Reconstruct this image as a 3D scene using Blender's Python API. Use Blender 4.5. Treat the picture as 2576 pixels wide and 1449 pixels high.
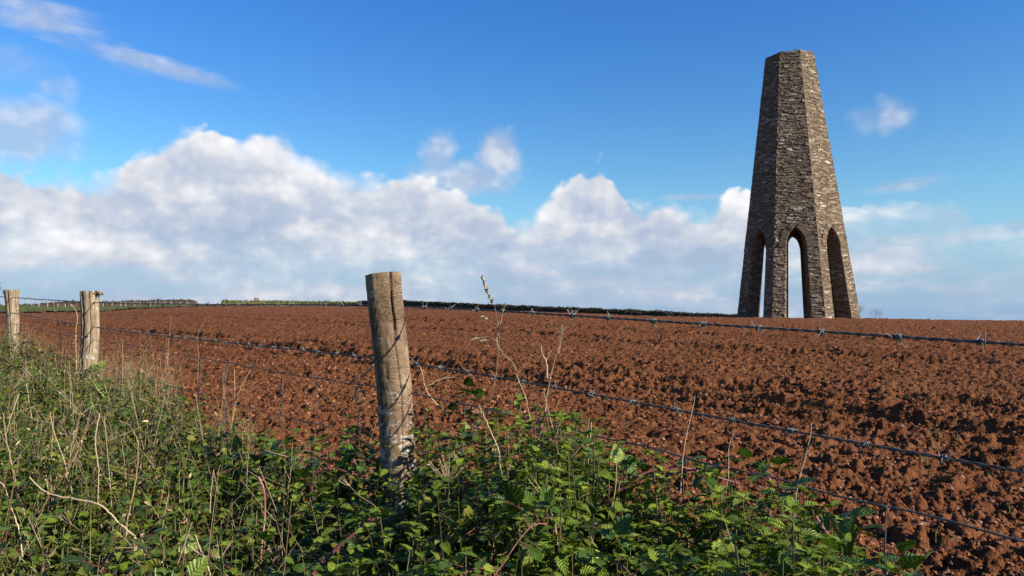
import bpy, math, random
import numpy as np
from math import radians, sin, cos, tan, atan, atan2, pi, sqrt, exp

# ------------------------------------------------------------------ camera, sky, sun
for o in list(bpy.data.objects): bpy.data.objects.remove(o)
scene = bpy.context.scene
COL = scene.collection
W0, H0, F = 2576.0, 1449.0, 1874.0        # photo measured on a 2576 px wide grid
HOR = 805.0
E = 1.05                                   # eye height above the soil at the near post
PITCH = atan((HOR - H0/2)/F)
cam_d = bpy.data.cameras.new('camera'); cam = bpy.data.objects.new('camera', cam_d); COL.objects.link(cam)
cam_d.sensor_width = 36; cam_d.lens = 36*F/W0; cam_d.clip_start = 0.02; cam_d.clip_end = 200000
cam.location = (0, 0, E); cam.rotation_euler = (pi/2 + PITCH, 0, 0)
scene.camera = cam

SUN_AZ, SUN_EL = radians(118), radians(25)
sd = bpy.data.lights.new('sun', 'SUN'); sun = bpy.data.objects.new('sun', sd); COL.objects.link(sun)
sd.energy = 5.0; sd.angle = radians(0.5); sd.color = (1.0, 0.92, 0.79)
SV = np.array([sin(SUN_AZ)*cos(SUN_EL), cos(SUN_AZ)*cos(SUN_EL), sin(SUN_EL)])
from mathutils import Vector, Matrix
sun.rotation_euler = Vector(-SV).to_track_quat('-Z', 'Y').to_euler()
sun.location = (10, -10, 20)
scene.view_settings.view_transform = 'Standard'; scene.view_settings.look = 'None'
scene.view_settings.exposure = 1.0; scene.view_settings.gamma = 1.0

def ray(px, py):
    a = (px - W0/2)/F; b = (H0/2 - py)/F
    return np.array([a, cos(PITCH) - b*sin(PITCH), sin(PITCH) + b*cos(PITCH)])
def at(px, py, depth):
    d = ray(px, py); return np.array([0, 0, E]) + d*(depth/d[1])
def azel(px, py):
    d = ray(px, py); return atan2(d[0], d[1])*F/1000, math.asin(d[2]/np.linalg.norm(d))*F/1000

# ---- node helper
class NT:
    def __init__(s, tree): s.t = tree; s.n = tree.nodes; s.l = tree.links
    def add(s, typ, ins=None, **props):
        nd = s.n.new(typ)
        for k, v in props.items(): setattr(nd, k, v)
        if ins:
            for k, v in ins.items():
                sock = nd.inputs[k]
                if hasattr(v, 'is_output') or isinstance(v, bpy.types.NodeSocket): s.l.new(v, sock)
                else: sock.default_value = v
        return nd
    def m(s, op, a, b=0.0, c=None, clamp=False):
        ins = {0: a, 1: b}
        if c is not None: ins[2] = c
        nd = s.add('ShaderNodeMath', ins, operation=op); nd.use_clamp = clamp
        return nd.outputs[0]
    def v(s, op, a, b=(0, 0, 0)):
        nd = s.add('ShaderNodeVectorMath', {0: a, 1: b}, operation=op)
        return nd.outputs['Value'] if op in ('LENGTH', 'DOT_PRODUCT') else nd.outputs[0]
    def ss(s, x, lo, hi, a=0.0, b=1.0):
        nd = s.add('ShaderNodeMapRange', {0: x, 1: lo, 2: hi, 3: a, 4: b}); nd.interpolation_type = 'SMOOTHSTEP'
        return nd.outputs[0]
    def lin(s, x, lo, hi, a=0.0, b=1.0):
        return s.add('ShaderNodeMapRange', {0: x, 1: lo, 2: hi, 3: a, 4: b}).outputs[0]
    def mix(s, f, a, b, blend='MIX'):
        nd = s.n.new('ShaderNodeMix'); nd.data_type = 'RGBA'; nd.blend_type = blend
        for i, v in ((0, f), (6, a), (7, b)):
            if isinstance(v, bpy.types.NodeSocket): s.l.new(v, nd.inputs[i])
            else: nd.inputs[i].default_value = v if i == 0 else (tuple(v) + (1,) if len(v) == 3 else v)
        return nd.outputs[2]
    def noise(s, vec, scale, detail=4, rough=0.5, dist=0.0, out=0):
        return s.add('ShaderNodeTexNoise', {'Vector': vec, 'Scale': scale, 'Detail': detail, 'Roughness': rough, 'Distortion': dist}).outputs[out]
    def ramp(s, f, stops):
        nd = s.add('ShaderNodeValToRGB', {0: f}); cr = nd.color_ramp
        while len(cr.elements) < len(stops): cr.elements.new(0.5)
        for e, (p, c) in zip(cr.elements, stops): e.position = p; e.color = tuple(c) + (1,)
        return nd.outputs[0]

def build_world():
    w = bpy.data.worlds.new('World'); scene.world = w; w.use_nodes = True
    g = bpy.data.node_groups.new('cloud_density', 'ShaderNodeTree')
    g.interface.new_socket('Vector', in_out='INPUT', socket_type='NodeSocketVector')
    g.interface.new_socket('Bank', in_out='OUTPUT', socket_type='NodeSocketFloat')
    g.interface.new_socket('Puff', in_out='OUTPUT', socket_type='NodeSocketFloat')
    T = NT(g); gi = g.nodes.new('NodeGroupInput'); go = g.nodes.new('NodeGroupOutput')
    uv = gi.outputs[0]                       # (az, el, 0) in units of 1000 photo px
    sep = T.add('ShaderNodeSeparateXYZ', {0: uv}); U, V = sep.outputs[0], sep.outputs[1]
    # cloud bank: top edge height as a curve over the azimuth
    top = [(-400, 380), (0, 405), (110, 420), (230, 410), (300, 400), (345, 366), (410, 345), (440, 330), (490, 320), (545, 332), (595, 350), (640, 330), (705, 330), (750, 368), (820, 398), (890, 418),
           (960, 438), (1060, 440), (1130, 460), (1200, 490), (1262, 515), (1300, 560), (1350, 525), (1385, 480), (1425, 432), (1480, 415), (1540, 428), (1575, 470), (1600, 490), (1660, 497), (1760, 520), (1850, 495),
           (1960, 500), (2100, 530), (2200, 520), (2320, 500), (2425, 497), (2470, 585), (2576, 560), (2900, 500)]
    fc = T.add('ShaderNodeFloatCurve', {'Factor': 1.0, 'Value': T.lin(U, -2.0, 2.0)})
    cu = fc.mapping.curves[0]
    pts = [( (azel(x, y)[0] + 2.0)/4.0, azel(x, y)[1] ) for x, y in top]
    cu.points[0].location = (0.0, 0.35); cu.points[1].location = (1.0, 0.3)
    for x, y in pts: cu.points.new(x, y)
    fc.mapping.update()
    edge = fc.outputs[0]
    vs = T.v('MULTIPLY', uv, (1.0, 1.25, 1.0))
    warp = T.noise(T.v('ADD', vs, (3.1, 1.7, 0)), 3.0, 3, 0.5, 0, 1)
    wv = T.v('ADD', vs, T.v('MULTIPLY', T.v('SUBTRACT', warp, (0.5, 0.5, 0.5)), (0.07, 0.05, 0.0)))
    n1 = T.noise(wv, 4.0, 9, 0.58)
    vo = T.add('ShaderNodeTexVoronoi', {'Vector': wv, 'Scale': 12.0, 'Smoothness': 0.6, 'Randomness': 1.0}, feature='SMOOTH_F1').outputs[0]
    vo2 = T.add('ShaderNodeTexVoronoi', {'Vector': T.v('ADD', wv, T.v('MULTIPLY', T.noise(wv, 30.0, 3, 0.6, 0, 1), (0.02, 0.02, 0))), 'Scale': 34.0, 'Smoothness': 0.5}, feature='SMOOTH_F1').outputs[0]
    puff = T.m('ADD', T.m('MULTIPLY', T.m('SUBTRACT', 0.5, vo), 0.085), T.m('MULTIPLY', T.m('SUBTRACT', 0.45, vo2), 0.05))
    body = T.m('ADD', T.m('MULTIPLY', T.m('SUBTRACT', n1, 0.5), 0.28), puff)
    bank = T.m('ADD', T.m('SUBTRACT', edge, V), T.m('MULTIPLY', body, 0.55))
    g.links.new(bank, go.inputs[0]); g.links.new(body, go.inputs[1])

    N = NT(w.node_tree); N.n.clear()
    tc = N.add('ShaderNodeTexCoord').outputs['Generated']
    d = N.v('NORMALIZE', tc); s3 = N.add('ShaderNodeSeparateXYZ', {0: d})
    az = N.m('MULTIPLY', N.m('ARCTAN2', s3.outputs[0], s3.outputs[1]), F/1000)
    el = N.m('MULTIPLY', N.m('ARCSINE', s3.outputs[2]), F/1000)
    uv = N.add('ShaderNodeCombineXYZ', {0: az, 1: el}).outputs[0]
    sky = N.add('ShaderNodeTexSky', sky_type='NISHITA'); sky.sun_disc = False
    sky.sun_elevation = SUN_EL; sky.sun_rotation = SUN_AZ; sky.altitude = 100; sky.air_density = 1.0; sky.dust_density = 0.3; sky.ozone_density = 2.5
    skyc = N.add('ShaderNodeHueSaturation', {'Saturation': SKY_SAT, 'Value': SKY_VAL, 'Color': sky.outputs[0]}).outputs[0]
    # air colour: deeper blue overhead, pale blue towards the horizon
    tint = N.mix(N.ss(el, 0.15, 0.85), (1.04, 1.24, 1.22), (0.64, 1.05, 1.48))
    skyc = N.mix(1.0, skyc, tint, 'MULTIPLY')
    skyc = N.mix(N.ss(el, 0.34, -0.02, 0.0, 0.92), skyc, (0.25*7.6, 0.44*7.6, 0.70*7.6))
    def grp(vec):
        nd = N.n.new('ShaderNodeGroup'); nd.node_tree = g; N.l.new(vec, nd.inputs[0]); return nd.outputs
    a = grp(uv); b = grp(N.v('ADD', uv, (0.022, 0.040, 0))); c = grp(N.v('ADD', uv, (0.06, 0.11, 0)))
    U, V = az, el
    soft = N.ss(N.noise(uv, 5.0, 2, 0.5), 0.40, 0.62, 0.014, 0.075)
    alpha = N.add('ShaderNodeMapRange', {0: a[0], 1: -0.004, 2: soft, 3: 0.0, 4: 1.0}, interpolation_type='SMOOTHSTEP').outputs[0]
    # lower sky: broken streaks, blue showing through near the horizon
    st = N.noise(N.v('MULTIPLY', uv, (1.0, 4.5, 1.0)), 2.6, 7, 0.55)
    low = N.ss(V, 0.02, 0.22)
    thin = N.m('MAXIMUM', low, N.ss(st, 0.36, 0.62))
    alpha = N.m('MULTIPLY', alpha, N.m('MULTIPLY', N.m('ADD', 0.45, N.m('MULTIPLY', thin, 0.55)), N.ss(V, -0.02, 0.05, 0.55, 1.0)))
    right = N.ss(U, 0.55, 0.85)              # right of the tower the bank thins out
    alpha = N.m('MULTIPLY', alpha, N.m('SUBTRACT', 1.0, N.m('MULTIPLY', right, N.m('SUBTRACT', 0.72, N.m('MULTIPLY', N.ss(st, 0.38, 0.6), 0.6)))))
    # separate clouds: ellipses (px, py, rx, ry, strength, softness)
    def blob(px, py, rx, ry, ang=0.0, amp=1.0, src=a[1], k=0.9, soft=0.5):
        u, v = azel(px, py)
        p = N.v('SUBTRACT', uv, (u, v, 0))
        mp = N.add('ShaderNodeMapping', {'Vector': p, 'Rotation': (0, 0, ang), 'Scale': (1000/rx, 1000/ry, 1)})
        mp.vector_type = 'POINT'
        # mapping scales before rotating; rotate first by using a second mapping
        mp.inputs['Scale'].default_value = (1, 1, 1)
        q = N.v('MULTIPLY', mp.outputs[0], (1000/rx, 1000/ry, 1))
        dd = N.v('LENGTH', q)
        return N.m('MULTIPLY', N.ss(N.m('ADD', N.m('SUBTRACT', 1.0, dd), N.m('MULTIPLY', src, k*6)), 0.0, soft), amp)
    streak = N.m('MULTIPLY', N.m('SUBTRACT', N.noise(N.add('ShaderNodeMapping', {'Vector': uv, 'Rotation': (0, 0, 0.25), 'Scale': (1.2, 6.0, 1)}).outputs[0], 3.2, 8, 0.62, 0.4), 0.5), 0.3)
    wisps = [blob(80, 35, 180, 55, 0.2, 0.62, streak, 1.2, 0.9), blob(200, 85, 170, 34, 0.35, 0.30, streak, 1.3, 1.0), blob(390, 160, 230, 26, 0.17, 0.62, streak, 1.0, 0.9), blob(315, 128, 50, 22, 0.1, 0.5, streak, 1.0, 0.8),
             blob(30, 150, 110, 60, 0.0, 0.22, streak, 1.2, 1.0), blob(2265, 470, 130, 20, -0.1, 0.5, streak, 1.0, 0.9), blob(1720, 497, 110, 14, 0, 0.45, streak, 0.8, 0.8), blob(2480, 590, 150, 24, -0.15, 0.5, streak, 1.2, 0.9)]
    puffs = [blob(140, 215, 60, 34, 0, 0.30, soft=0.9), blob(30, 335, 170, 100, 0.0, 0.66, soft=0.8), blob(1105, 395, 62, 85, 0.25, 0.60, k=0.55, soft=0.7), blob(1250, 385, 78, 80, -0.3, 0.80, k=0.6, soft=0.6), blob(1165, 450, 180, 75, 0, 0.75, k=0.6, soft=0.8),
             blob(2250, 290, 66, 50, 0.15, 0.55, soft=0.9), blob(2190, 300, 60, 40, 0, 0.22, soft=0.9), ]
    al2 = 0.0
    for p in wisps + puffs: al2 = N.m('MAXIMUM', p, al2)
    # shading: lit where the density falls off towards the sun and upwards
    l1 = N.m('SUBTRACT', a[1], b[1]); l2 = N.m('SUBTRACT', a[1], c[1])
    rim = N.ss(a[0], 0.0, 0.11, 1.0, 0.0)
    lit = N.m('ADD', N.m('ADD', N.m('MULTIPLY', l1, 3.6), N.m('MULTIPLY', l2, 2.6)), N.m('MULTIPLY', rim, 0.36))
    lit = N.m('ADD', lit, 0.36)
    lit = N.m('ADD', lit, N.m('MULTIPLY', N.m('SUBTRACT', N.noise(uv, 2.2, 3, 0.5), 0.5), 0.7))
    lit = N.m('ADD', lit, N.m('MULTIPLY', N.m('MULTIPLY', N.m('SUBTRACT', st, 0.5), 2.2), N.ss(V, 0.35, 0.1)))
    lit = N.m('MULTIPLY', lit, N.ss(V, 0.0, 0.25, 0.62, 1.0))
    col = N.ramp(lit, [(0.0, (0.45, 0.56, 0.75)), (0.32, (0.58, 0.66, 0.81)), (0.58, (0.77, 0.81, 0.89)), (1.0, (1.10, 1.09, 1.11))])
    col2 = N.mix(N.ss(l1, -0.03, 0.06), (0.52, 0.60, 0.78), (0.86, 0.87, 0.93))
    m1 = N.mix(al2, skyc, N.mix(1.0, col2, (CLOUD,)*3, 'MULTIPLY'))
    m2 = N.mix(alpha, m1, N.mix(1.0, col, (CLOUD,)*3, 'MULTIPLY'))
    bg = N.add('ShaderNodeBackground', {'Color': m2, 'Strength': SKY_STR})
    N.add('ShaderNodeOutputWorld', {0: bg.outputs[0]})
    w.cycles.sampling_method = 'MANUAL'; w.cycles.sample_map_resolution = 256
SKY_STR = 0.065; SKY_SAT = 1.22; SKY_VAL = 1.0; CLOUD = 7.0
build_world()

# ------------------------------------------------------------------ numpy noise
def _h(ix, iy, seed):
    n = (ix.astype(np.int64)*374761393 + iy.astype(np.int64)*668265263 + seed*974634777) & 0xffffffff
    n = ((n ^ (n >> 13))*1274126177) & 0xffffffff
    n = ((n ^ (n >> 16))*2246822519) & 0xffffffff
    return ((n ^ (n >> 15)) & 0xffffff)/float(0xffffff)
def vnoise(x, y, seed=0):
    ix = np.floor(x); iy = np.floor(y); fx = x-ix; fy = y-iy; fx = fx*fx*(3-2*fx); fy = fy*fy*(3-2*fy)
    a = _h(ix, iy, seed); b = _h(ix+1, iy, seed); c = _h(ix, iy+1, seed); d = _h(ix+1, iy+1, seed)
    return (a*(1-fx)+b*fx)*(1-fy) + (c*(1-fx)+d*fx)*fy
def fbm(x, y, octv=4, seed=0, rough=0.5):
    s = 0; a = 1; t = 0
    for i in range(octv):
        s = s + a*vnoise(x, y, seed+i*17); t += a; a *= rough; x = x*2.03+11.3; y = y*2.03+7.7
    return s/t
def lumps(x, y, cell, seed):
    """rounded clods: a bump per jittered cell, 0..1 with its own random height"""
    X = x/cell; Y = y/cell; ix = np.floor(X); iy = np.floor(Y); best = np.zeros_like(X)
    for dx in (-1, 0, 1):
        for dy in (-1, 0, 1):
            cx = ix+dx; cy = iy+dy
            px = cx + _h(cx, cy, seed); py = cy + _h(cx, cy, seed+5)
            r = 0.38 + 0.42*_h(cx, cy, seed+9); h = _h(cx, cy, seed+13)
            d2 = ((X-px)**2 + (Y-py)**2)/(r*r)
            best = np.maximum(best, np.sqrt(np.clip(1-d2, 0, 1))*h*r*1.6)
    return best

# ------------------------------------------------------------------ mesh helpers
def mesh_obj(name, V, Q, mat, parent=None, attrs=None, uv=None, smooth=True, loc=None):
    """Q: (n,3) or (n,4) int array, or list of such arrays"""
    V = np.asarray(V, dtype=np.float32).reshape(-1, 3)
    Qs = Q if isinstance(Q, list) and isinstance(Q[0], np.ndarray) and Q[0].ndim == 2 else [np.asarray(Q)]
    Qs = [np.asarray(q, dtype=np.int32) for q in Qs if len(q)]
    me = bpy.data.meshes.new(name)
    if loc is not None: V = V - np.asarray(loc, dtype=np.float32)
    me.vertices.add(len(V)); me.vertices.foreach_set('co', V.ravel())
    tot = np.concatenate([np.full(len(q), q.shape[1], np.int32) for q in Qs])
    li = np.concatenate([q.ravel() for q in Qs])
    me.loops.add(len(li)); me.loops.foreach_set('vertex_index', li)
    me.polygons.add(len(tot)); st = np.zeros(len(tot), np.int32); st[1:] = np.cumsum(tot)[:-1]
    me.polygons.foreach_set('loop_start', st)
    me.polygons.foreach_set('use_smooth', np.full(len(tot), smooth, bool))
    me.update(calc_edges=True)
    if uv is not None:
        l = me.uv_layers.new(name='uv'); l.data.foreach_set('uv', np.asarray(uv, np.float32)[li].ravel())
    for k, v in (attrs or {}).items():
        at_ = me.attributes.new(k, 'FLOAT', 'POINT'); at_.data.foreach_set('value', np.asarray(v, np.float32))
    me.materials.append(mat)
    o = bpy.data.objects.new(name, me); COL.objects.link(o)
    if parent is not None: o.parent = parent
    if loc is not None: o.location = tuple(float(q) for q in loc)
    return o
def tag(o, label, cat, group=None, kind=None):
    if label: o['label'] = label
    if cat: o['category'] = cat
    if group: o['group'] = group
    if kind: o['kind'] = kind
    return o
def empty(name, loc, label, cat, group=None):
    o = bpy.data.objects.new(name, None); COL.objects.link(o); o.location = tuple(float(q) for q in loc); o.empty_display_size = 0.1
    return tag(o, label, cat, group)
def rel(P, o): return np.asarray(P) - np.array(o.location)

class Tubes:
    def __init__(s): s.V = []; s.Q = []; s.n = 0; s.A = []
    def tube(s, P, R, k=6, rnd=0.5, cap=True):
        P = np.asarray(P, float); n = len(P); R = np.broadcast_to(np.asarray(R, float), (n,))
        T = np.gradient(P, axis=0); T /= np.linalg.norm(T, axis=1)[:, None] + 1e-12
        up = np.array([0.13, 0.21, 0.97]) if abs(T[0, 2]) < 0.9 else np.array([0.97, 0.2, 0.1])
        B = np.cross(T, up); B /= np.linalg.norm(B, axis=1)[:, None] + 1e-12; C = np.cross(T, B)
        th = np.arange(k)*2*pi/k
        ring = P[:, None, :] + R[:, None, None]*(np.cos(th)[None, :, None]*B[:, None, :] + np.sin(th)[None, :, None]*C[:, None, :])
        s.V.append(ring.reshape(-1, 3))
        i = np.arange(n-1)[:, None]*k; j = np.arange(k)[None, :]; j2 = (j+1) % k
        q = np.stack([i+j, i+j2, i+k+j2, i+k+j], -1).reshape(-1, 4) + s.n
        s.Q.append(q); nn = n*k
        if cap and k == 4: s.Q.append(np.array([[3, 2, 1, 0], [nn-4, nn-3, nn-2, nn-1]])+s.n)
        s.n += nn; s.A.append(np.full(nn, rnd))
    def build(s, name, mat, parent=None, smooth=True, loc=None):
        V = np.concatenate(s.V)
        if parent is not None and loc is None: V = V - np.array(parent.location)
        return mesh_obj(name, V, np.concatenate(s.Q), mat, parent, {'rnd': np.concatenate(s.A)}, smooth=smooth, loc=loc)
def spline(P, n):
    P = np.asarray(P, float)
    if len(P) == 2: return P[0] + (P[1]-P[0])*np.linspace(0, 1, n)[:, None]
    Q = np.vstack([2*P[0]-P[1], P, 2*P[-1]-P[-2]]); out = []
    for t in np.linspace(0, len(P)-1-1e-9, n):
        i = int(t); f = t-i; a, b, c, d = Q[i:i+4]
        out.append(0.5*((2*b)+(c-a)*f+(2*a-5*b+4*c-d)*f*f+(-a+3*b-3*c+d)*f**3))
    return np.array(out)

# ------------------------------------------------------------------ materials
def mat(name):
    m = bpy.data.materials.new(name); m.use_nodes = True; t = NT(m.node_tree); t.n.clear(); return m, t
ALB = 0.70                                  # real-world albedo level for this exposure
def finish(t, color, rough=0.8, spec=0.3, bump=None, bdist=0.01, bstr=1.0, metal=0.0):
    color = t.mix(1.0, color, (ALB,)*3, 'MULTIPLY')
    ins = {'Base Color': color, 'Roughness': rough, 'Specular IOR Level': spec, 'Metallic': metal}
    p = t.add('ShaderNodeBsdfPrincipled', ins)
    if bump is not None:
        b = t.add('ShaderNodeBump', {'Height': bump, 'Distance': bdist, 'Strength': bstr}); t.l.new(b.outputs[0], p.inputs['Normal'])
    t.add('ShaderNodeOutputMaterial', {0: p.outputs[0]}); return p
def attr(t, name): return t.add('ShaderNodeAttribute', attribute_name=name).outputs['Fac']
def pos(t): return t.add('ShaderNodeNewGeometry').outputs['Position']

def m_soil():
    m, t = mat('red_soil'); p = pos(t)
    n = t.noise(p, 1.3, 6, 0.6); n2 = t.noise(p, 22.0, 5, 0.65); n3 = t.noise(p, 90.0, 3, 0.6)
    c = t.ramp(t.m('ADD', t.m('MULTIPLY', n, 0.45), t.m('MULTIPLY', n2, 0.55)), [(0.30, (0.105, 0.036, 0.013)), (0.5, (0.198, 0.073, 0.029)), (0.72, (0.335, 0.138, 0.060))])
    st = t.add('ShaderNodeTexVoronoi', {'Vector': t.v('ADD', p, t.v('MULTIPLY', t.noise(p, 40, 2, 0.5, 0, 1), (0.02, 0.02, 0.02))), 'Scale': 15.0}, feature='F1')
    s = t.m('MULTIPLY', t.ss(st.outputs['Distance'], 0.30, 0.18), t.m('GREATER_THAN', t.add('ShaderNodeSeparateColor', {0: st.outputs['Color']}).outputs[0], 0.86))
    c = t.mix(t.m('MULTIPLY', s, 0.55), c, (0.40, 0.24, 0.16))
    h = t.m('ADD', t.m('MULTIPLY', n2, 0.6), t.m('ADD', t.m('MULTIPLY', n3, 0.25), t.m('MULTIPLY', s, 0.2)))
    finish(t, c, 0.95, 0.08, h, 0.06, 1.0); return m
def m_simple(name, stops, scale, rough=0.85, spec=0.2, bd=0.01, use_rnd=False, detail=5, stretch=(1, 1, 1)):
    m, t = mat(name); p = t.v('MULTIPLY', pos(t), stretch); n = t.noise(p, scale, detail, 0.6)
    f = n
    if use_rnd: f = t.m('ADD', t.m('MULTIPLY', n, 0.4), t.m('MULTIPLY', attr(t, 'rnd'), 0.6))
    finish(t, t.ramp(f, stops), rough, spec, n, bd, 0.8); return m
def m_leaf(name, stops, dead, trans=0.22, veins=7.0, rough=0.42):
    m, t = mat(name); r = attr(t, 'rnd'); p = pos(t)
    f = t.m('ADD', r, t.m('MULTIPLY', t.m('SUBTRACT', t.noise(p, 60.0, 3), 0.5), 0.25))
    c = t.ramp(f, stops)
    sp = t.add('ShaderNodeSeparateXYZ', {0: t.add('ShaderNodeUVMap', uv_map='uv').outputs[0]})
    u, v = sp.outputs[0], t.m('ABSOLUTE', sp.outputs[1])
    ve = t.m('SINE', t.m('MULTIPLY', t.m('SUBTRACT', u, t.m('MULTIPLY', v, 0.28)), veins*2*pi))
    vm = t.m('MAXIMUM', t.ss(ve, 0.80, 1.0), t.ss(v, 0.07, 0.02))
    c = t.mix(t.m('MULTIPLY', vm, 0.30), c, stops[-1][1])
    spots = t.ss(t.noise(p, 38.0, 3, 0.7), 0.66, 0.74)
    c = t.mix(t.m('MULTIPLY', spots, 0.6), c, dead)
    c = t.mix(1.0, c, (ALB,)*3, 'MULTIPLY')
    h = t.m('SUBTRACT', t.m('MULTIPLY', ve, -0.5), t.m('MULTIPLY', vm, 0.6))
    b = t.add('ShaderNodeBump', {'Height': h, 'Distance': 0.0011, 'Strength': 1.0})
    pr = t.add('ShaderNodeBsdfPrincipled', {'Base Color': c, 'Roughness': rough, 'Specular IOR Level': 0.20, 'Normal': b.outputs[0]})
    tr = t.add('ShaderNodeBsdfTranslucent', {'Color': t.mix(1.0, c, (1.5, 1.5, 0.6), 'MULTIPLY'), 'Normal': b.outputs[0]})
    mx = t.add('ShaderNodeMixShader', {0: trans, 1: pr.outputs[0], 2: tr.outputs[0]})
    t.add('ShaderNodeOutputMaterial', {0: mx.outputs[0]}); return m
M = {}
M['soil'] = m_soil()
M['clod'] = m_simple('soil_clods', [(0.25, (0.095, 0.033, 0.012)), (0.5, (0.200, 0.073, 0.029)), (0.75, (0.37, 0.16, 0.072))], 30.0, 0.95, 0.12, 0.02, True)
M['stone'] = m_simple('field_stones', [(0.3, (0.22, 0.095, 0.05)), (0.55, (0.34, 0.17, 0.10)), (0.85, (0.48, 0.32, 0.23))], 25.0, 0.8, 0.25, 0.01, True)
M['grass'] = m_simple('verge_grass', [(0.3, (0.035, 0.045, 0.014)), (0.5, (0.085, 0.105, 0.028)), (0.7, (0.20, 0.20, 0.065))], 0.9, 0.9, 0.1, 0.2, False, 7)
M['land'] = m_simple('far_land', [(0.3, (0.05, 0.07, 0.03)), (0.7, (0.12, 0.13, 0.05))], 0.1, 0.9, 0.1, 0.1)
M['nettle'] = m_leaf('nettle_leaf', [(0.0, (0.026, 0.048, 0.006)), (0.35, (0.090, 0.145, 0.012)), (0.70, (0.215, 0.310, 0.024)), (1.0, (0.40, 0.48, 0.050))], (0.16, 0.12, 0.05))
M['bramble'] = m_leaf('bramble_leaf', [(0.0, (0.020, 0.048, 0.007)), (0.5, (0.070, 0.140, 0.014)), (0.85, (0.160, 0.260, 0.024)), (1.0, (0.46, 0.52, 0.14))], (0.20, 0.10, 0.04), 0.2, 6.0, 0.36)
M['herb'] = m_leaf('low_herb_leaf', [(0.0, (0.030, 0.040, 0.006)), (0.4, (0.110, 0.135, 0.015)), (0.75, (0.220, 0.240, 0.030)), (1.0, (0.38, 0.33, 0.10))], (0.22, 0.15, 0.08), 0.2, 4.0, 0.5)
M['blade'] = m_simple('dry_grass_blade', [(0.2, (0.17, 0.12, 0.05)), (0.5, (0.32, 0.24, 0.11)), (0.8, (0.52, 0.42, 0.24))], 9.0, 0.7, 0.25, 0.001, True)
M['green_blade'] = m_simple('green_grass_blade', [(0.2, (0.05, 0.09, 0.015)), (0.5, (0.12, 0.19, 0.03)), (0.8, (0.25, 0.32, 0.06))], 9.0, 0.5, 0.3, 0.001, True)
M['stalk'] = m_simple('dry_stalk', [(0.2, (0.20, 0.12, 0.06)), (0.5, (0.38, 0.26, 0.14)), (0.8, (0.60, 0.47, 0.31))], 40.0, 0.65, 0.3, 0.001, True)
M['husk'] = m_simple('grass_husk', [(0.2, (0.42, 0.32, 0.20)), (0.8, (0.75, 0.66, 0.50))], 60.0, 0.7, 0.2, 0.001, True)
M['nstem'] = m_simple('nettle_stem', [(0.2, (0.05, 0.030, 0.022)), (0.5, (0.12, 0.085, 0.035)), (0.8, (0.13, 0.16, 0.05))], 30.0, 0.6, 0.3, 0.001, True)
M['cane'] = m_simple('bramble_cane', [(0.2, (0.085, 0.020, 0.022)), (0.5, (0.19, 0.045, 0.040)), (0.8, (0.28, 0.12, 0.085))], 30.0, 0.45, 0.4, 0.001, True)
M['thorn'] = m_simple('bramble_thorn', [(0.3, (0.30, 0.08, 0.05)), (0.7, (0.40, 0.20, 0.12))], 50.0, 0.5, 0.3, 0.001)
def m_wire():
    m, t = mat('galvanised_wire'); n = t.noise(pos(t), 120.0, 4, 0.6)
    finish(t, t.ramp(n, [(0.3, (0.055, 0.058, 0.063)), (0.6, (0.12, 0.125, 0.135)), (0.8, (0.26, 0.27, 0.28))]), t.lin(n, 0.3, 0.7, 0.7, 0.5), 0.3, n, 0.0005, 0.5, 0.1); return m
M['wire'] = m_wire()
M['barb'] = m_simple('barb_wire', [(0.3, (0.07, 0.07, 0.07)), (0.7, (0.20, 0.195, 0.185))], 200.0, 0.4, 0.5, 0.0005)

# ------------------------------------------------------------------ terrain
_cx = [-900, -200, 49, 205, 250, 347, 486, 560, 800, 1016, 1228, 1470, 1600, 1856, 2007, 2178, 2357, 2576, 3000, 5000]
_cy = [795, 792, 788, 785.5, 784.5, 777, 771, 769.5, 769.5, 773, 779, 787, 793, 797.5, 799.5, 800.5, 804, 806.5, 811, 825]
_cr = [75, 80, 85, 95, 100, 122, 140, 145, 140, 110, 84, 75, 71, 68, 66.5, 67, 68, 69, 70, 70]
_vy = [795, 775, 771, 776, 774, 770.6, 768, 769.5, 769.5, 773, 779, 787, 793, 797.5, 799.5, 800.5, 804, 806.5, 811, 825]
def pcol(x, y): return W0/2 + F*x/np.maximum(y, 0.12*np.abs(x)+1e-6)
def terrain(x, y):
    x = np.asarray(x, float); y = np.asarray(y, float)
    r = np.hypot(x, y)+1e-9; front = y > 0.3*r*0.2
    px = pcol(x, y); ca = np.clip(y/r, 0.12, 1)
    R = np.interp(px, _cx, _cr); zc = E + (HOR-np.interp(px, _cx, _cy))/F*R*ca
    R2 = R + np.interp(px, [400, 560], [22, 0.01]); z2 = E + (HOR-np.interp(px, _cx, _vy))/F*R2*ca
    u = np.clip(r/R, 0, 1); z = zc*(1.12*u-0.12*u*u)
    f = np.clip((r-R)/(R2-R+1e-9), 0, 1); z = z + (z2-zc)*f
    d = np.clip(r-R2, 0, None); z = z - np.minimum(0.018*d + 0.0005*d*d, 75.0)
    back = np.clip((0.35 - y/r)/0.5, 0, 1)*np.clip(r/8, 0, 1)
    return z*(1-back) - 0.0*back
def T1(x, y): return float(terrain(np.array([x]), np.array([y]))[0])

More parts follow.
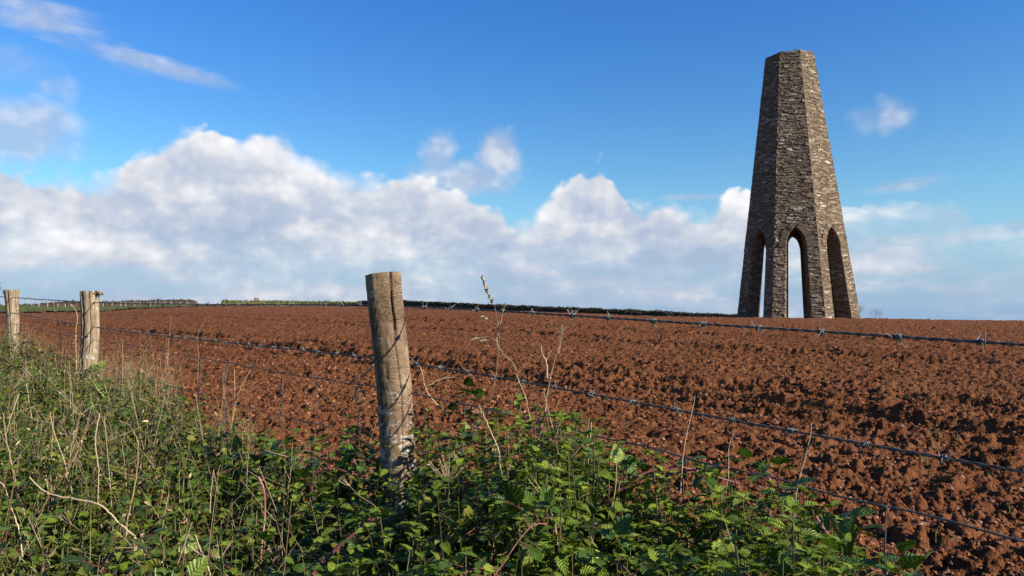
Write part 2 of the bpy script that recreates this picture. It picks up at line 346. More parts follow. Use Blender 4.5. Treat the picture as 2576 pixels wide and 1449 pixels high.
FA = np.array([-0.41, 2.5]); FD = np.array([0.682, -0.7314]); FN = np.array([0.7314, 0.682])   # fence: post, direction to the right, normal to the field
def tram(x, y):
    """two shallow wheel ruts crossing the field and one near the fence"""
    z = 0; lum = 0.28+1.1*vnoise(x*4.5, y*4.5, 78)
    for (x0, y0, dx, dy, w, dep) in RUTS:
        s = (x-x0)*dy - (y-y0)*dx; s = s + 0.10*(vnoise(x*0.8, y*0.8, 77)-0.5)
        z = z + lum*(-dep*np.exp(-(s/w)**2) + dep*0.75*np.exp(-((np.abs(s)-1.9*w)/(0.7*w))**2))
    return z
def _rut(p1, p2, w, dep):
    def g(px, py):
        d = ray(px, py); lam = 1.0
        for _ in range(30):
            P = np.array([0, 0, E])+d*lam; z = T1(P[0], P[1]); lam *= 1 + 0.5*(P[2]-z)/(E-0.3*z+0.3)
        return np.array([0, 0, E])+d*lam
    a = g(*p1); b = g(*p2); d = (b-a)[:2]; d = d/np.linalg.norm(d); return (a[0], a[1], d[0], d[1], w, dep)
RUTS = [_rut((470, 838), (1500, 930), 0.17, 0.12), _rut((700, 868), (1900, 1010), 0.15, 0.10), _rut((900, 815), (2300, 900), 0.26, 0.13), _rut((900, 800), (2400, 862), 0.34, 0.14), _rut((330, 845), (940, 905), 0.14, 0.09)]
def soil_relief(x, y):
    s = (x-FA[0])*FN[0] + (y-FA[1])*FN[1]
    k = np.clip((s+0.1)/0.7, 0.15, 1)
    r = np.hypot(x, y)
    # rows left by the harrow run roughly parallel to the fence
    a = x*FD[0]+y*FD[1]; bb = x*FN[0]+y*FN[1]
    wx = x+0.05*(fbm(x*9, y*9, 2, 101)-0.5); wy = y+0.05*(fbm(x*9, y*9, 2, 111)-0.5)
    rg = lambda f, sd: 1-np.abs(2*fbm(x*f, y*f, 3, sd, 0.6)-1)
    z = 0.050*(fbm(x*1.1, y*1.1, 3, 3)-0.5) + 0.018*lumps(wx, wy, 0.17, 21) + 0.030*lumps(wx+3.3, wy, 0.085, 31) + 0.020*lumps(wx, wy+5.1, 0.042, 41)
    z = z - 0.035*np.clip(rg(6.5, 131)-0.62, 0, 1) - 0.045*np.clip(rg(15, 141)-0.58, 0, 1)
    far = 1.15+0.7*np.clip((r-8)/30, 0, 1)
    z = z*(0.55+0.9*vnoise(x*0.9+5, y*0.9, 8))*far + 0.030*far*(fbm(x*22, y*22, 3, 51, 0.7)-0.5) + 0.010*np.sin(bb*2*pi/0.42 + 1.3*vnoise(a*0.7, bb*0.7, 5))
    q = (x-RUTS[0][0])*RUTS[0][3]-(y-RUTS[0][1])*RUTS[0][2]; q = q+0.16*(vnoise(x*0.5, y*0.5, 88)-0.5)
    z = z + 0.030*far*(vnoise(x*0.35, y*0.35, 89)+0.5)*(np.abs((q/0.62) % 1.0-0.5)*2-0.5)       # passes of the cultivator
    return k*z + tram(x, y) - 0.03
def build_field():
    r = [0.45]
    while r[-1] < 1.6: r.append(r[-1]*1.03)
    while r[-1] < 50: r.append(r[-1]*1.0036)
    while r[-1] < 185: r.append(r[-1]*1.007)
    r = np.array(r); az = np.linspace(radians(-52), radians(50), 1000)
    A, Rr = np.meshgrid(az, r); x = (Rr*np.sin(A)).ravel(); y = (Rr*np.cos(A)).ravel()
    px = pcol(x, y); R = np.interp(px, _cx, _cr)
    z = terrain(x, y) + soil_relief(x, y)
    n, k = len(r), len(az); i = np.arange(n-1)[:, None]*k; j = np.arange(k-1)[None, :]
    q = np.stack([i+j, i+j+1, i+k+j+1, i+k+j], -1).reshape(-1, 4)
    keep = (np.hypot(x, y)[q[:, 0]] < R[q[:, 0]]+14) ; q = q[keep]
    used = np.zeros(len(x), bool); used[q.ravel()] = True; idx = np.cumsum(used)-1
    o = mesh_obj('ploughed_field', np.stack([x, y, z], -1)[used], idx[q], M['soil']); tag(o, None, None, kind='structure')
build_field()

def polar_sheet(name, mt, rs, az, dz, keepf, amp=0.0, fr=1.0):
    A, Rr = np.meshgrid(az, rs); x = (Rr*np.sin(A)).ravel(); y = (Rr*np.cos(A)).ravel()
    z = terrain(x, y) + dz + (amp*(fbm(x*fr, y*fr, 4, 9)-0.5) if amp else 0)
    n, k = len(rs), len(az); i = np.arange(n-1)[:, None]*k; j = np.arange(k-1)[None, :]
    q = np.stack([i+j, i+j+1, i+k+j+1, i+k+j], -1).reshape(-1, 4)
    if keepf is not None: q = q[keepf(x[q], y[q])]
    used = np.zeros(len(x), bool); used[q.ravel()] = True; idx = np.cumsum(used)-1
    o = mesh_obj(name, np.stack([x, y, z], -1)[used], idx[q], mt); tag(o, None, None, kind='structure'); return o
def kv(x, y):
    px = pcol(x, y); R = np.interp(px, _cx, _cr); r = np.hypot(x, y); w = 3*vnoise(x*0.15, y*0.15, 4)
    return np.all((r > R-2+w) & (px < 640), axis=1)
polar_sheet('grass_verge', M['grass'], np.linspace(70, 240, 380), np.linspace(radians(-52), radians(-16), 420), 0.12, kv, 0.35, 0.8)
polar_sheet('ground', M['land'], np.concatenate([[0.05, 2, 5, 10, 20, 40], np.linspace(60, 900, 90)]), np.linspace(-pi, pi, 200), -0.35, None)
# sea out to the horizon
def build_sea():
    m, t = mat('sea_water'); n = t.noise(pos(t), 0.05, 5, 0.6)
    finish(t, (0.02, 0.055, 0.10), 0.25, 0.5, n, 0.4, 0.6)
    rs = np.array([300., 600, 1200, 3000, 8000, 20000, 60000, 120000]); k = 96; th = np.arange(k)*2*pi/k
    V = np.array([[r*cos(a), r*sin(a), -70] for r in rs for a in th]); i = np.arange(len(rs)-1)[:, None]*k; j = np.arange(k)[None, :]; j2 = (j+1) % k
    tag(mesh_obj('sea', V, np.stack([i+j, i+j2, i+k+j2, i+k+j], -1).reshape(-1, 4), m), None, None, kind='structure')
build_sea()

# clods and stones lying on the soil
def ico():
    p = (1+5**0.5)/2
    V = np.array([(-1, p, 0), (1, p, 0), (-1, -p, 0), (1, -p, 0), (0, -1, p), (0, 1, p), (0, -1, -p), (0, 1, -p), (p, 0, -1), (p, 0, 1), (-p, 0, -1), (-p, 0, 1)], float); V /= np.linalg.norm(V[0])
    Fc = np.array([(0, 11, 5), (0, 5, 1), (0, 1, 7), (0, 7, 10), (0, 10, 11), (1, 5, 9), (5, 11, 4), (11, 10, 2), (10, 7, 6), (7, 1, 8), (3, 9, 4), (3, 4, 2), (3, 2, 6), (3, 6, 8), (3, 8, 9), (4, 9, 5), (2, 4, 11), (6, 2, 10), (8, 6, 7), (9, 8, 1)])
    return V, Fc
def ico2():
    V, Fc = ico(); V = list(V); out = []; d = {}
    def mid(a, b):
        k = (min(a, b), max(a, b))
        if k not in d: v = V[a]+V[b]; V.append(v/np.linalg.norm(v)); d[k] = len(V)-1
        return d[k]
    for a, b, c in Fc: ab, bc, ca = mid(a, b), mid(b, c), mid(c, a); out += [(a, ab, ca), (b, bc, ab), (c, ca, bc), (ab, bc, ca)]
    return np.array(V), np.array(out)
def scatter_rocks(name, mt, n, r0, r1, s0, s1, seed, tpl, label, cat, flat=0.7, sink=0.3, powr=1.0, rough=0.35):
    g = np.random.default_rng(seed); az = g.uniform(radians(-50), radians(48), n); u = g.uniform(0, 1, n)
    r = r0*(r1/r0)**(u**powr); x = r*np.sin(az); y = r*np.cos(az)
    s = (x-FA[0])*FN[0]+(y-FA[1])*FN[1]; R = np.interp(pcol(x, y), _cx, _cr)
    k = (s > 0.15) & (r < R); x, y = x[k], y[k]; n = len(x)
    sz = s0*(s1/s0)**(g.uniform(0, 1, n)**2.0); z = terrain(x, y)+soil_relief(x, y)+sz*(flat*0.5-sink*0.5)
    V0, F0 = tpl; nv = len(V0)
    J = 1+rough*(g.uniform(-1, 1, (n, nv)))
    P = V0[None]*J[:, :, None]
    P = P*np.stack([g.uniform(0.8, 1.4, n), g.uniform(0.7, 1.1, n), np.full(n, flat)*g.uniform(0.7, 1.2, n)], -1)[:, None, :]
    a = g.uniform(0, 2*pi, n); ca, sa = np.cos(a)[:, None], np.sin(a)[:, None]
    X = P[:, :, 0]*ca-P[:, :, 1]*sa; Y = P[:, :, 0]*sa+P[:, :, 1]*ca
    P = np.stack([X, Y, P[:, :, 2]+0.3*X*g.uniform(-1, 1, n)[:, None]], -1)*sz[:, None, None]*0.5 + np.stack([x, y, z], -1)[:, None, :]
    Fc = (F0[None]+np.arange(n)[:, None, None]*nv).reshape(-1, 3)
    o = mesh_obj(name, P.reshape(-1, 3), Fc, mt, attrs={'rnd': np.repeat(g.uniform(0, 1, n), nv)}, smooth=(rough < 0.2))
    tag(o, label, cat, kind='stuff')
scatter_rocks('soil_clods', M['clod'], 62000, 2.0, 10.0, 0.007, 0.034, 5, ico2(), 'red soil clods scattered over the ploughed field', 'soil clods', 0.75, 0.55, 0.8, 0.45)
scatter_rocks('distant_soil_clods', M['clod'], 70000, 7.0, 100.0, 0.016, 0.055, 6, ico(), 'red soil clods further out on the ploughed field', 'soil clods', 0.8, 0.4, 0.8, 0.4)
scatter_rocks('field_stones', M['stone'], 9000, 2.0, 30.0, 0.008, 0.032, 7, ico2(), 'pale pinkish stones lying in the red soil', 'stones', 0.6, 0.1, 0.8, 0.14)

# ------------------------------------------------------------------ the stone tower
def m_tower():
    m, t = mat('slate_rubble'); r = attr(t, 'rnd'); e = attr(t, 'mortar'); p = pos(t)
    q = t.v('MULTIPLY', p, (1, 1, 3.5))
    n = t.noise(q, 3.5, 6, 0.65); n2 = t.noise(p, 0.35, 3, 0.5)
    f = t.m('ADD', t.m('MULTIPLY', r, 0.75), t.m('MULTIPLY', n, 0.3))
    c = t.ramp(f, [(0.05, (0.095, 0.066, 0.044)), (0.40, (0.165, 0.118, 0.078)), (0.70, (0.270, 0.200, 0.135)), (0.84, (0.37, 0.285, 0.20)), (0.96, (0.95, 0.90, 0.80))])
    c = t.mix(t.ss(n2, 0.45, 0.7, 0.0, 0.35), c, (0.19, 0.145, 0.085))
    c = t.mix(t.m('MULTIPLY', e, 0.5), c, (0.055, 0.042, 0.032))
    finish(t, c, 0.9, 0.15, n, 0.06, 0.8); return m
M['tower'] = m_tower()
TR = 70.0; TAZ = radians(20.88)
TC = np.array([TR*sin(TAZ), TR*cos(TAZ)]); TZ = T1(TC[0], TC[1]) - 0.15
TH = 23.35; AW0, AW1 = 4.93, 1.98            # apothem at base and top
SPR, APX = 6.25, 7.75
def apo(h): return AW0 + (AW1-AW0)*h/TH
def build_tower():
    root = empty('stone_tower', (TC[0], TC[1], TZ), 'tall tapering eight-sided slate rubble tower with pointed arches, on the field crest', 'tower')
    base_az = TAZ + pi + radians(-2.0)       # outward azimuth of the middle face (towards the camera)
    course = 0.125
    def stone(face, s, h, corner):
        """relief, shade and mortar of the rubble at arc position s, height h"""
        w = 0.16*(fbm(s*0.8+face*7, h*0.7, 3, 61)-0.5)+0.05*(vnoise(s*5, h*5+face*5, 67)-0.5)
        hh = h+w; row = np.floor(hh/course); fy = hh/course-row
        sp_ = _h(row, np.floor(s/0.55+_h(row, row*0, 70)*9), 69) > 0.45          # some courses split in two thin ones
        row = np.where(sp_, row*2+0.5*0+np.floor(fy*2)+900, row); fy = np.where(sp_, fy*2-np.floor(fy*2), fy)
        ln = 0.30+0.45*_h(row, row*0+face, 71); off = _h(row, row*0+face, 73)*3
        c = np.floor((s+off)/ln); fx = (s+off)/ln-c
        rn = _h(row*31+c, c+face*101, 75)
        e = np.minimum(np.minimum(fy, 1-fy)*course, np.minimum(fx, 1-fx)*ln)
        mort = (1-np.clip(e/0.016, 0, 1))*np.clip(0.35+1.1*vnoise(s*1.7+face*9, h*1.7, 68), 0, 1)
        rel_ = (rn-0.45)*0.075 - 0.02*mort + 0.05*(fbm(s*4+face*3, h*9, 3, 63)-0.5)
        cr = _h(row, row*0+corner, 79); crel = (cr-0.4)*0.08-0.025*(1-np.clip(np.minimum(fy, 1-fy)*course/0.022, 0, 1))
        return rel_, rn, mort, crel, cr
    def pt(face, u, h, ap):
        """point on face: u in -1..1 across, apothem ap"""
        a = base_az + face*pi/4; half = ap*tan(pi/8)
        n = np.array([sin(a), cos(a)]); tt = np.array([cos(a), -sin(a)])      # tt: clockwise
        return n[0]*ap+tt[0]*u*half, n[1]*ap+tt[1]*u*half
    PF = 0.25                                    # share of the face taken by each pier half
    def openu(h):
        hs = 0.48 if False else (0.50-0.03*np.clip(h/SPR, 0, 1))
        k = np.clip((h-SPR)/(APX-SPR), 0, 1)
        return np.where(h >= APX, 0.0, hs*np.power(np.clip(1-k**1.9, 0, 1), 0.72))
    lean = -0.25
    shape = []
    def panel(face, side, h0, h1, nh, nu, inner=False):
        hs = np.linspace(h0, h1, nh); us = np.linspace(0, 1, nu)
        Hh, Uu = np.meshgrid(hs, us, indexing='ij')
        o = openu(Hh); u = side*(o+(1-o)*Uu)
        ap = (apo(Hh) - (1.25-0.5*Hh/TH)) if inner else apo(Hh)
        x, y = pt(face, u, Hh, ap)
        s = u*ap*tan(pi/8)
        rel_, rn, mort, crel, cr = stone(face+ (20 if inner else 0), s, Hh, face if side > 0 else (face-1) % 8)
        b = np.clip((np.abs(u)-0.93)/0.07, 0, 1)
        d = rel_*(1-b)+crel*b
        edge = np.clip((np.abs(u)-o)/0.04, 0, 1)
        d = np.where(o > 0, d*(0.35+0.65*edge), d)
        if inner: d = -d*0.5
        k = 1+d/np.hypot(x, y)
        Z = Hh.copy()
        if h1 >= TH-1e-6: Z[-1] += (np.round(3*vnoise(s[-1]*2.2, s[-1]*0+face, 90))/3-0.5)*0.16*(b[-1] < 0.5) 
        x = x*k + lean*Hh/TH*cos(TAZ); y = y*k - lean*Hh/TH*sin(TAZ)
        return np.stack([x, y, Z], -1), np.clip(rn*(1-b)+cr*b, 0, 1), mort, (side > 0) != inner
    def grid_faces(n, k, flip, off):
        i = np.arange(n-1)[:, None]*k; j = np.arange(k-1)[None, :]
        q = np.stack([i+j, i+j+1, i+k+j+1, i+k+j], -1).reshape(-1, 4)+off
        return q[:, ::-1] if flip else q
    class Acc:
        def __init__(s): s.V = []; s.Q = []; s.r = []; s.m = []; s.n = 0
        def add(s, P, r, m, flip):
            n, k = P.shape[:2]; s.V.append(P.reshape(-1, 3)); s.Q.append(grid_faces(n, k, flip, s.n)); s.r.append(np.broadcast_to(r, (n, k)).ravel()); s.m.append(np.broadcast_to(m, (n, k)).ravel()); s.n += n*k
        def build(s, name, smooth=False): return mesh_obj(name, np.concatenate(s.V), np.concatenate(s.Q), M['tower'], root, {'rnd': np.concatenate(s.r), 'mortar': np.concatenate(s.m)}, smooth=smooth)
    def reveal(acc, face, side, h0, h1, nh):
        """the side of an opening, between outer and inner skin"""
        hs = np.linspace(h0, h1, nh); nd = 12; P = np.zeros((nh, nd, 3)); rn = np.zeros((nh, nd)); mo = np.zeros((nh, nd))
        f = np.linspace(0, 1, nd)
        A, _, _, _ = panel(face, side, h0, h1, nh, 2); B, _, _, _ = panel(face, side, h0, h1, nh, 2, True)
        # keep the reveal parallel: inner opening as wide as the outer one
        for i in range(nd): P[:, i] = A[:, 0]*(1-f[i]) + B[:, 0]*f[i]
        D = np.linspace(0, 1.2, nd)[None, :]+np.zeros((nh, 1)); HH = hs[:, None]+np.zeros((1, nd))
        rel_, r_, m_, _, _ = stone(face+40, D, HH, 0)
        a = base_az+face*pi/4; tt = np.array([cos(a), -sin(a)])
        w = np.sin(f*pi)[None, :]*rel_*-side*0.8
        P[:, :, 0] += tt[0]*w; P[:, :, 1] += tt[1]*w
        acc.add(P, r_, m_, side < 0)
    wall = Acc()
    piers = [Acc() for _ in range(8)]
    for fc in range(8):
        fine = fc in (0, 1, 2, 6, 7)
        dh = 0.045 if fine else 0.12
        for side in (-1, 1):
            nu = 50 if fine else 16
            n1 = int((TH-SPR)/dh); n0 = int((SPR+0.8)/dh)
            P, r, m, fl = panel(fc, side, SPR, APX, int((APX-SPR)/dh)+1, nu); wall.add(P, r, m, fl)
            P, r, m, fl = panel(fc, side, APX, TH, int((TH-APX)/dh), nu); wall.add(P, r, m, fl)
            top_o = P[-1]
            P, r, m, fl = panel(fc, side, SPR, APX, 20, 10, True); wall.add(P, r, m, fl)
            P, r, m, fl = panel(fc, side, APX, TH, 60, nu, True); wall.add(P, r, m, fl)
            top_i = P[-1]
            wall.add(np.stack([top_o, top_i]), 0.6, 0.0, side > 0)
            reveal(wall, fc, side, SPR, APX, 30)
            pr = piers[fc if side > 0 else (fc-1) % 8]
            P, r, m, fl = panel(fc, side, -0.8, SPR, n0, nu); pr.add(P, r, m, fl)
            P, r, m, fl = panel(fc, side, -0.8, SPR, 60, 10, True); pr.add(P, r, m, fl)
            reveal(pr, fc, side, -0.8, SPR, n0)
    wall.build('wall')
    for p in piers: p.build('pier')
    # ring of thin voussoirs round each arch head
    g = np.random.default_rng(3)
    for fc in range(8):
        V = []; Q = []; R_ = []; n = 0
        a = base_az+fc*pi/4; nn = np.array([sin(a), cos(a)]); tt = np.array([cos(a), -sin(a)])
        for side in (-1, 1):
            hs = np.linspace(SPR-0.1, APX-0.03, 15)
            ue = openu(hs)*apo(hs)*tan(pi/8)
            for i in range(14):
                h = hs[i]; u0 = ue[i]; du = ue[i+1]-ue[i]; dh = hs[i+1]-hs[i]; L = sqrt(du*du+dh*dh)+1e-6
                tn = np.array([du, dh])/L; no = np.array([tn[1], -tn[0]])  # outward from the opening
                ll = 0.42+0.16*g.random(); w = min(L*0.92, 0.14); dep = 0.035+0.05*g.random()
                c0 = np.array([u0+du/2, h+dh/2])+no*0.01
                cs = [c0-tn*w/2, c0+tn*w/2, c0+tn*w/2*1.15+no*ll, c0-tn*w/2*1.15+no*ll]
                for dd in (-0.3, dep):
                    for cc in cs:
                        ap = apo(cc[1])+dd; uu = side*cc[0]
                        V.append([nn[0]*ap+tt[0]*uu+lean*cc[1]/TH*cos(TAZ), nn[1]*ap+tt[1]*uu-lean*cc[1]/TH*sin(TAZ), cc[1]])
                for q in ((4, 5, 6, 7), (0, 1, 5, 4), (1, 2, 6, 5), (2, 3, 7, 6), (3, 0, 4, 7)): Q.append([k+n for k in (q if side > 0 else q[::-1])])
                R_ += [0.15+0.6*g.random()]*8; n += 8
        mesh_obj('arch_head', V, Q, M['tower'], root, {'rnd': R_, 'mortar': [0]*len(R_)}, smooth=False)
build_tower()

# ------------------------------------------------------------------ hedges, far posts, pillars, shrubs
def m_hedge(name, a, b, c): return m_simple(name, [(0.25, a), (0.5, b), (0.75, c)], 1.6, 0.9, 0.1, 0.15, False, 6)
def hedge(name, pts, width, mt, label, twig, seed, dens=60, group=None):
    """pts: list of (px, top py, range). the hedge stands on the terrain; its top follows the table"""
    g = np.random.default_rng(seed); n = 260; px = np.linspace(pts[0][0], pts[-1][0], n)
    ty = np.interp(px, [p[0] for p in pts], [p[1] for p in pts]); r = np.interp(px, [p[0] for p in pts], [p[2] for p in pts])
    az = np.arctan((px-W0/2)/F); x = r*np.sin(az); y = r*np.cos(az); zb = terrain(x, y)-0.4
    zt = E+(HOR-ty)/F*y + 0.4*(fbm(x*0.35, y*0.35, 4, seed, 0.6)-0.5)
    dx = np.gradient(x); dy = np.gradient(y); L = np.hypot(dx, dy); nx, ny = dy/L, -dx/L
    k = 14; th = np.linspace(0, pi, k); V = np.zeros((n, k, 3)); hh = zt-zb
    endf = np.clip(np.minimum(np.arange(n), np.arange(n)[::-1])/4.0, 0.05, 1)**0.5
    for j in range(k):
        w = np.cos(th[j])*abs(np.cos(th[j]))**-0.3*width/2 if abs(np.cos(th[j])) > 1e-6 else 0
        hgt = np.sin(th[j])**0.45
        q = 1+0.28*(vnoise(np.arange(n)*0.9+j*9.1, x*0+j*0.8, seed+1)-0.5)
        V[:, j, 0] = x+nx*w*q*endf; V[:, j, 1] = y+ny*w*q*endf; V[:, j, 2] = zb+hh*hgt*q**0.4*endf
    i = np.arange(n-1)[:, None]*k; jj = np.arange(k-1)[None, :]
    Q = np.stack([i+jj, i+jj+1, i+k+jj+1, i+k+jj], -1).reshape(-1, 4)
    Lt = float(L.sum()); m = int(Lt*dens); t = g.uniform(0, n-1.001, m); ii = t.astype(int); jx = g.integers(1, k-1, m)
    B = V[ii, jx]+(V[ii+1, jx]-V[ii, jx])*(t-ii)[:, None]
    d = g.normal(0, 1, (m, 3)); d[:, 2] = np.abs(d[:, 2])*1.2; d /= np.linalg.norm(d, axis=1)[:, None]
    ln = twig*g.uniform(0.5, 1.5, m)[:, None]; s = np.cross(d, g.normal(0, 1, (m, 3))); s /= np.linalg.norm(s, axis=1)[:, None]
    tri = np.stack([B-s*ln*0.22, B+s*ln*0.22, B+d*ln+s*ln*0.05], 1).reshape(-1, 3)
    Tq = np.arange(3*m).reshape(-1, 3)+n*k
    c0 = np.array([x[n//2], y[n//2], zb[n//2]])
    o = mesh_obj(name, np.concatenate([V.reshape(-1, 3), tri]), [Q, Tq], mt, smooth=False, loc=c0)
    return tag(o, label, 'hedge', group)
hedge('hedge', [(95, 764, 165), (130, 763, 166), (160, 759, 168), (250, 760, 170), (330, 757.5, 174), (400, 755, 177), (480, 754, 180), (497, 759, 181)], 2.2,
      m_hedge('bare_hedge', (0.040, 0.030, 0.024), (0.075, 0.055, 0.042), (0.12, 0.095, 0.060)), 'purplish brown bare hedge behind the green verge at the left horizon', 0.35, 11)
hedge('hedge', [(552, 759, 188), (562, 755, 188), (640, 757, 188), (760, 758.5, 186), (860, 758.5, 180), (935, 759.5, 172)], 2.4,
      m_hedge('leafy_hedge', (0.05, 0.058, 0.022), (0.115, 0.125, 0.042), (0.20, 0.19, 0.075)), 'olive green leafy hedge on the horizon below the pair of red pillars', 0.30, 12)
hedge('hedge', [(890, 757, 165), (960, 756, 155), (1016, 756.5, 142), (1095, 760, 132), (1228, 767, 122), (1470, 774.5, 108), (1600, 780.5, 103), (1750, 788, 99), (1850, 792.5, 97), (1900, 797, 96)], 1.8,
      m_hedge('dark_hedge', (0.022, 0.020, 0.014), (0.048, 0.040, 0.026), (0.085, 0.070, 0.042)), 'long dark clipped hedge running along the horizon from the near post to the tower', 0.22, 13)
hedge('hedge', [(-160, 770, 150), (-60, 768, 150), (20, 769, 150), (90, 765, 152), (125, 766, 155)], 1.8,
      bpy.data.materials['bare_hedge'], 'low brown hedge at the far left of the horizon, behind the third post', 0.3, 14)

M['oldwood'] = m_simple('weathered_wood', [(0.3, (0.32, 0.28, 0.22)), (0.6, (0.46, 0.42, 0.35)), (0.8, (0.6, 0.56, 0.48))], 8.0, 0.85, 0.15, 0.01)
def far_posts():
    spots = []
    for px in list(np.linspace(-10, 205, 11)) + list(np.linspace(262, 492, 13)) + list(np.linspace(503, 548, 3)): spots.append(px)
    g = np.random.default_rng(4); first = None
    for i, px in enumerate(spots):
        px += g.uniform(-6, 6); az = atan((px-W0/2)/F); r = float(np.interp(px, [-10, 250, 500, 560], [112, 126, 160, 172]))
        x, y = r*sin(az), r*cos(az); z = T1(x, y)
        if first is None:
            V = []; k = 7
            for h, rr in ((-0.4, 0.055), (0.4, 0.05), (0.82, 0.048), (0.86, 0.035)):
                for a in range(k): V.append((rr*cos(a*2*pi/k), rr*sin(a*2*pi/k), h))
            Q = [[b*k+a, b*k+(a+1) % k, (b+1)*k+(a+1) % k, (b+1)*k+a] for b in range(3) for a in range(k)]
            o = mesh_obj('distant_fence_post', V, Q, M['oldwood']); first = o
            o.data.polygons.foreach_set('use_smooth', [True]*len(o.data.polygons))
        else: o = first.copy(); COL.objects.link(o)
        o.location = (x, y, z); o.rotation_euler = (g.uniform(-.05, .05), g.uniform(-.06, .06), g.uniform(0, 3)); o.scale = (1, 1, g.uniform(0.9, 1.15))
        tag(o, 'tiny pale far-off fence post ' + ('left of the second fence post' if px < 230 else 'in front of the purplish brown hedge' if px < 495 else 'in the gap between the purplish and olive hedges'), 'fence post', 'pale fence posts along the far edge of the field')
far_posts()
def pillars():
    m, t = mat('red_brick'); b = t.add('ShaderNodeTexBrick', {'Vector': pos(t), 'Color1': (0.42, 0.09, 0.05, 1), 'Color2': (0.34, 0.07, 0.045, 1), 'Mortar': (0.2, 0.12, 0.1, 1), 'Scale': 4.0})
    finish(t, b.outputs[0], 0.85, 0.2)
    for i, px in enumerate((641.6, 647.8)):
        r = 196; az = atan((px-W0/2)/F); x, y = r*sin(az), r*cos(az); z = T1(x, y); top = E+(HOR-749)/F*y
        h = top-z; w = 0.22
        root = empty('pillar', (x, y, z), ['left one of the two small rust red pillars standing up behind the olive green hedge', 'right one of the two small rust red pillars standing up behind the olive green hedge'][i], 'pillar', 'pair of red pillars')
        def cyl(rs, k=16):
            V = [(rr*cos(a*2*pi/k), rr*sin(a*2*pi/k), hh) for hh, rr in rs for a in range(k)]
            Q = [[b_*k+a, b_*k+(a+1) % k, (b_+1)*k+(a+1) % k, (b_+1)*k+a] for b_ in range(len(rs)-1) for a in range(k)]
            return V, Q
        V, Q = cyl([(-0.5, w), (h-0.16, w*0.97)]); mesh_obj('shaft', V, Q, m, root)
        V, Q = cyl([(h-0.16, w*0.9), (h-0.159, w*1.1), (h-0.04, w*1.1), (h, w*0.7), (h+0.001, 0.001)]); mesh_obj('cap', V, Q, m, root)
pillars()

def branchy(name, base, height, spread, seed, mt_wood, mt_leaf, leafn, leafs, label, cat, levels=4, trunk=0.05):
    """a small tree or shrub: tapered limbs and leaf or twig tufts"""
    g = random.Random(seed); root = empty(name, base, label, cat); tb = Tubes(); tips = []
    def grow(p, d, L, r, lv):
        n = 4; P = [p]
        for i in range(n):
            d = d+np.array([g.gauss(0, .16), g.gauss(0, .16), g.gauss(0.04, .1)]); d = d/np.linalg.norm(d); P.append(P[-1]+d*L/n)
        tb.tube(P, np.linspace(r, r*0.6, n+1), 5, g.random(), False)
        if lv == 0: tips.append((P[-1], d)); return
        for k in range(3 if lv > 1 else 4):
            dd = d*0.7+np.array([g.gauss(0, spread), g.gauss(0, spread), g.gauss(0.15, spread*0.5)]); dd /= np.linalg.norm(dd)
            grow(P[-1] if k else P[-2], dd, L*g.uniform(0.6, 0.85), r*0.55, lv-1)
    grow(np.array(base)-np.array([0, 0, 0.2]), np.array([0.05, 0, 1.0]), height*0.32, trunk, levels)
    tb.build('trunk', mt_wood, root)
    V = []; 
    for p, d in tips:
        for _ in range(leafn):
            q = p+np.array([g.gauss(0, 1), g.gauss(0, 1), g.gauss(0, 0.8)])*leafs*2.2; a = np.array([g.gauss(0, 1) for _ in range(3)]); a /= np.linalg.norm(a); b = np.cross(a, [g.gauss(0, 1) for _ in range(3)]); b /= np.linalg.norm(b)
            s = leafs*g.uniform(0.6, 1.3); V += [q-a*s*.5, q+b*s*.3, q+a*s*.6, q-b*s*.3]
    mesh_obj('crown', np.array(V)-np.array(base), np.arange(len(V)).reshape(-1, 4), mt_leaf, root, smooth=False)
M['twig'] = m_simple('bare_twigs', [(0.3, (0.16, 0.11, 0.10)), (0.7, (0.30, 0.23, 0.21))], 3.0)
M['twigleaf'] = m_simple('bare_twig_ends', [(0.3, (0.22, 0.16, 0.15)), (0.7, (0.38, 0.31, 0.29))], 3.0)
M['evergreen'] = m_simple('evergreen_leaves', [(0.3, (0.020, 0.035, 0.014)), (0.7, (0.06, 0.085, 0.03))], 2.0)
def spot(px, r): az = atan((px-W0/2)/F); return np.array([r*sin(az), r*cos(az), T1(r*sin(az), r*cos(az))])
branchy('bare_shrub', spot(2166, 84), 2.4, 0.45, 5, M['twig'], M['twigleaf'], 2, 0.05, 'small leafless shrub just right of the stone tower foot', 'shrub', 4, 0.04)
branchy('bare_shrub', spot(2206, 86), 2.1, 0.5, 8, M['twig'], M['twigleaf'], 2, 0.05, 'lower leafless shrub standing alone right of the tower, further along the crest', 'shrub', 4, 0.035)
branchy('tree', spot(-22, 95), 3.6, 0.55, 9, M['twig'], M['evergreen'], 14, 0.13, 'dark tree whose branch tips reach in at the left edge beside the leftmost post', 'tree', 4, 0.12)
branchy('bush', spot(128, 150), 3.0, 0.6, 10, M['twig'], M['evergreen'], 14, 0.14, 'dark rounded bush on the skyline between the two left posts', 'bush', 3, 0.1)

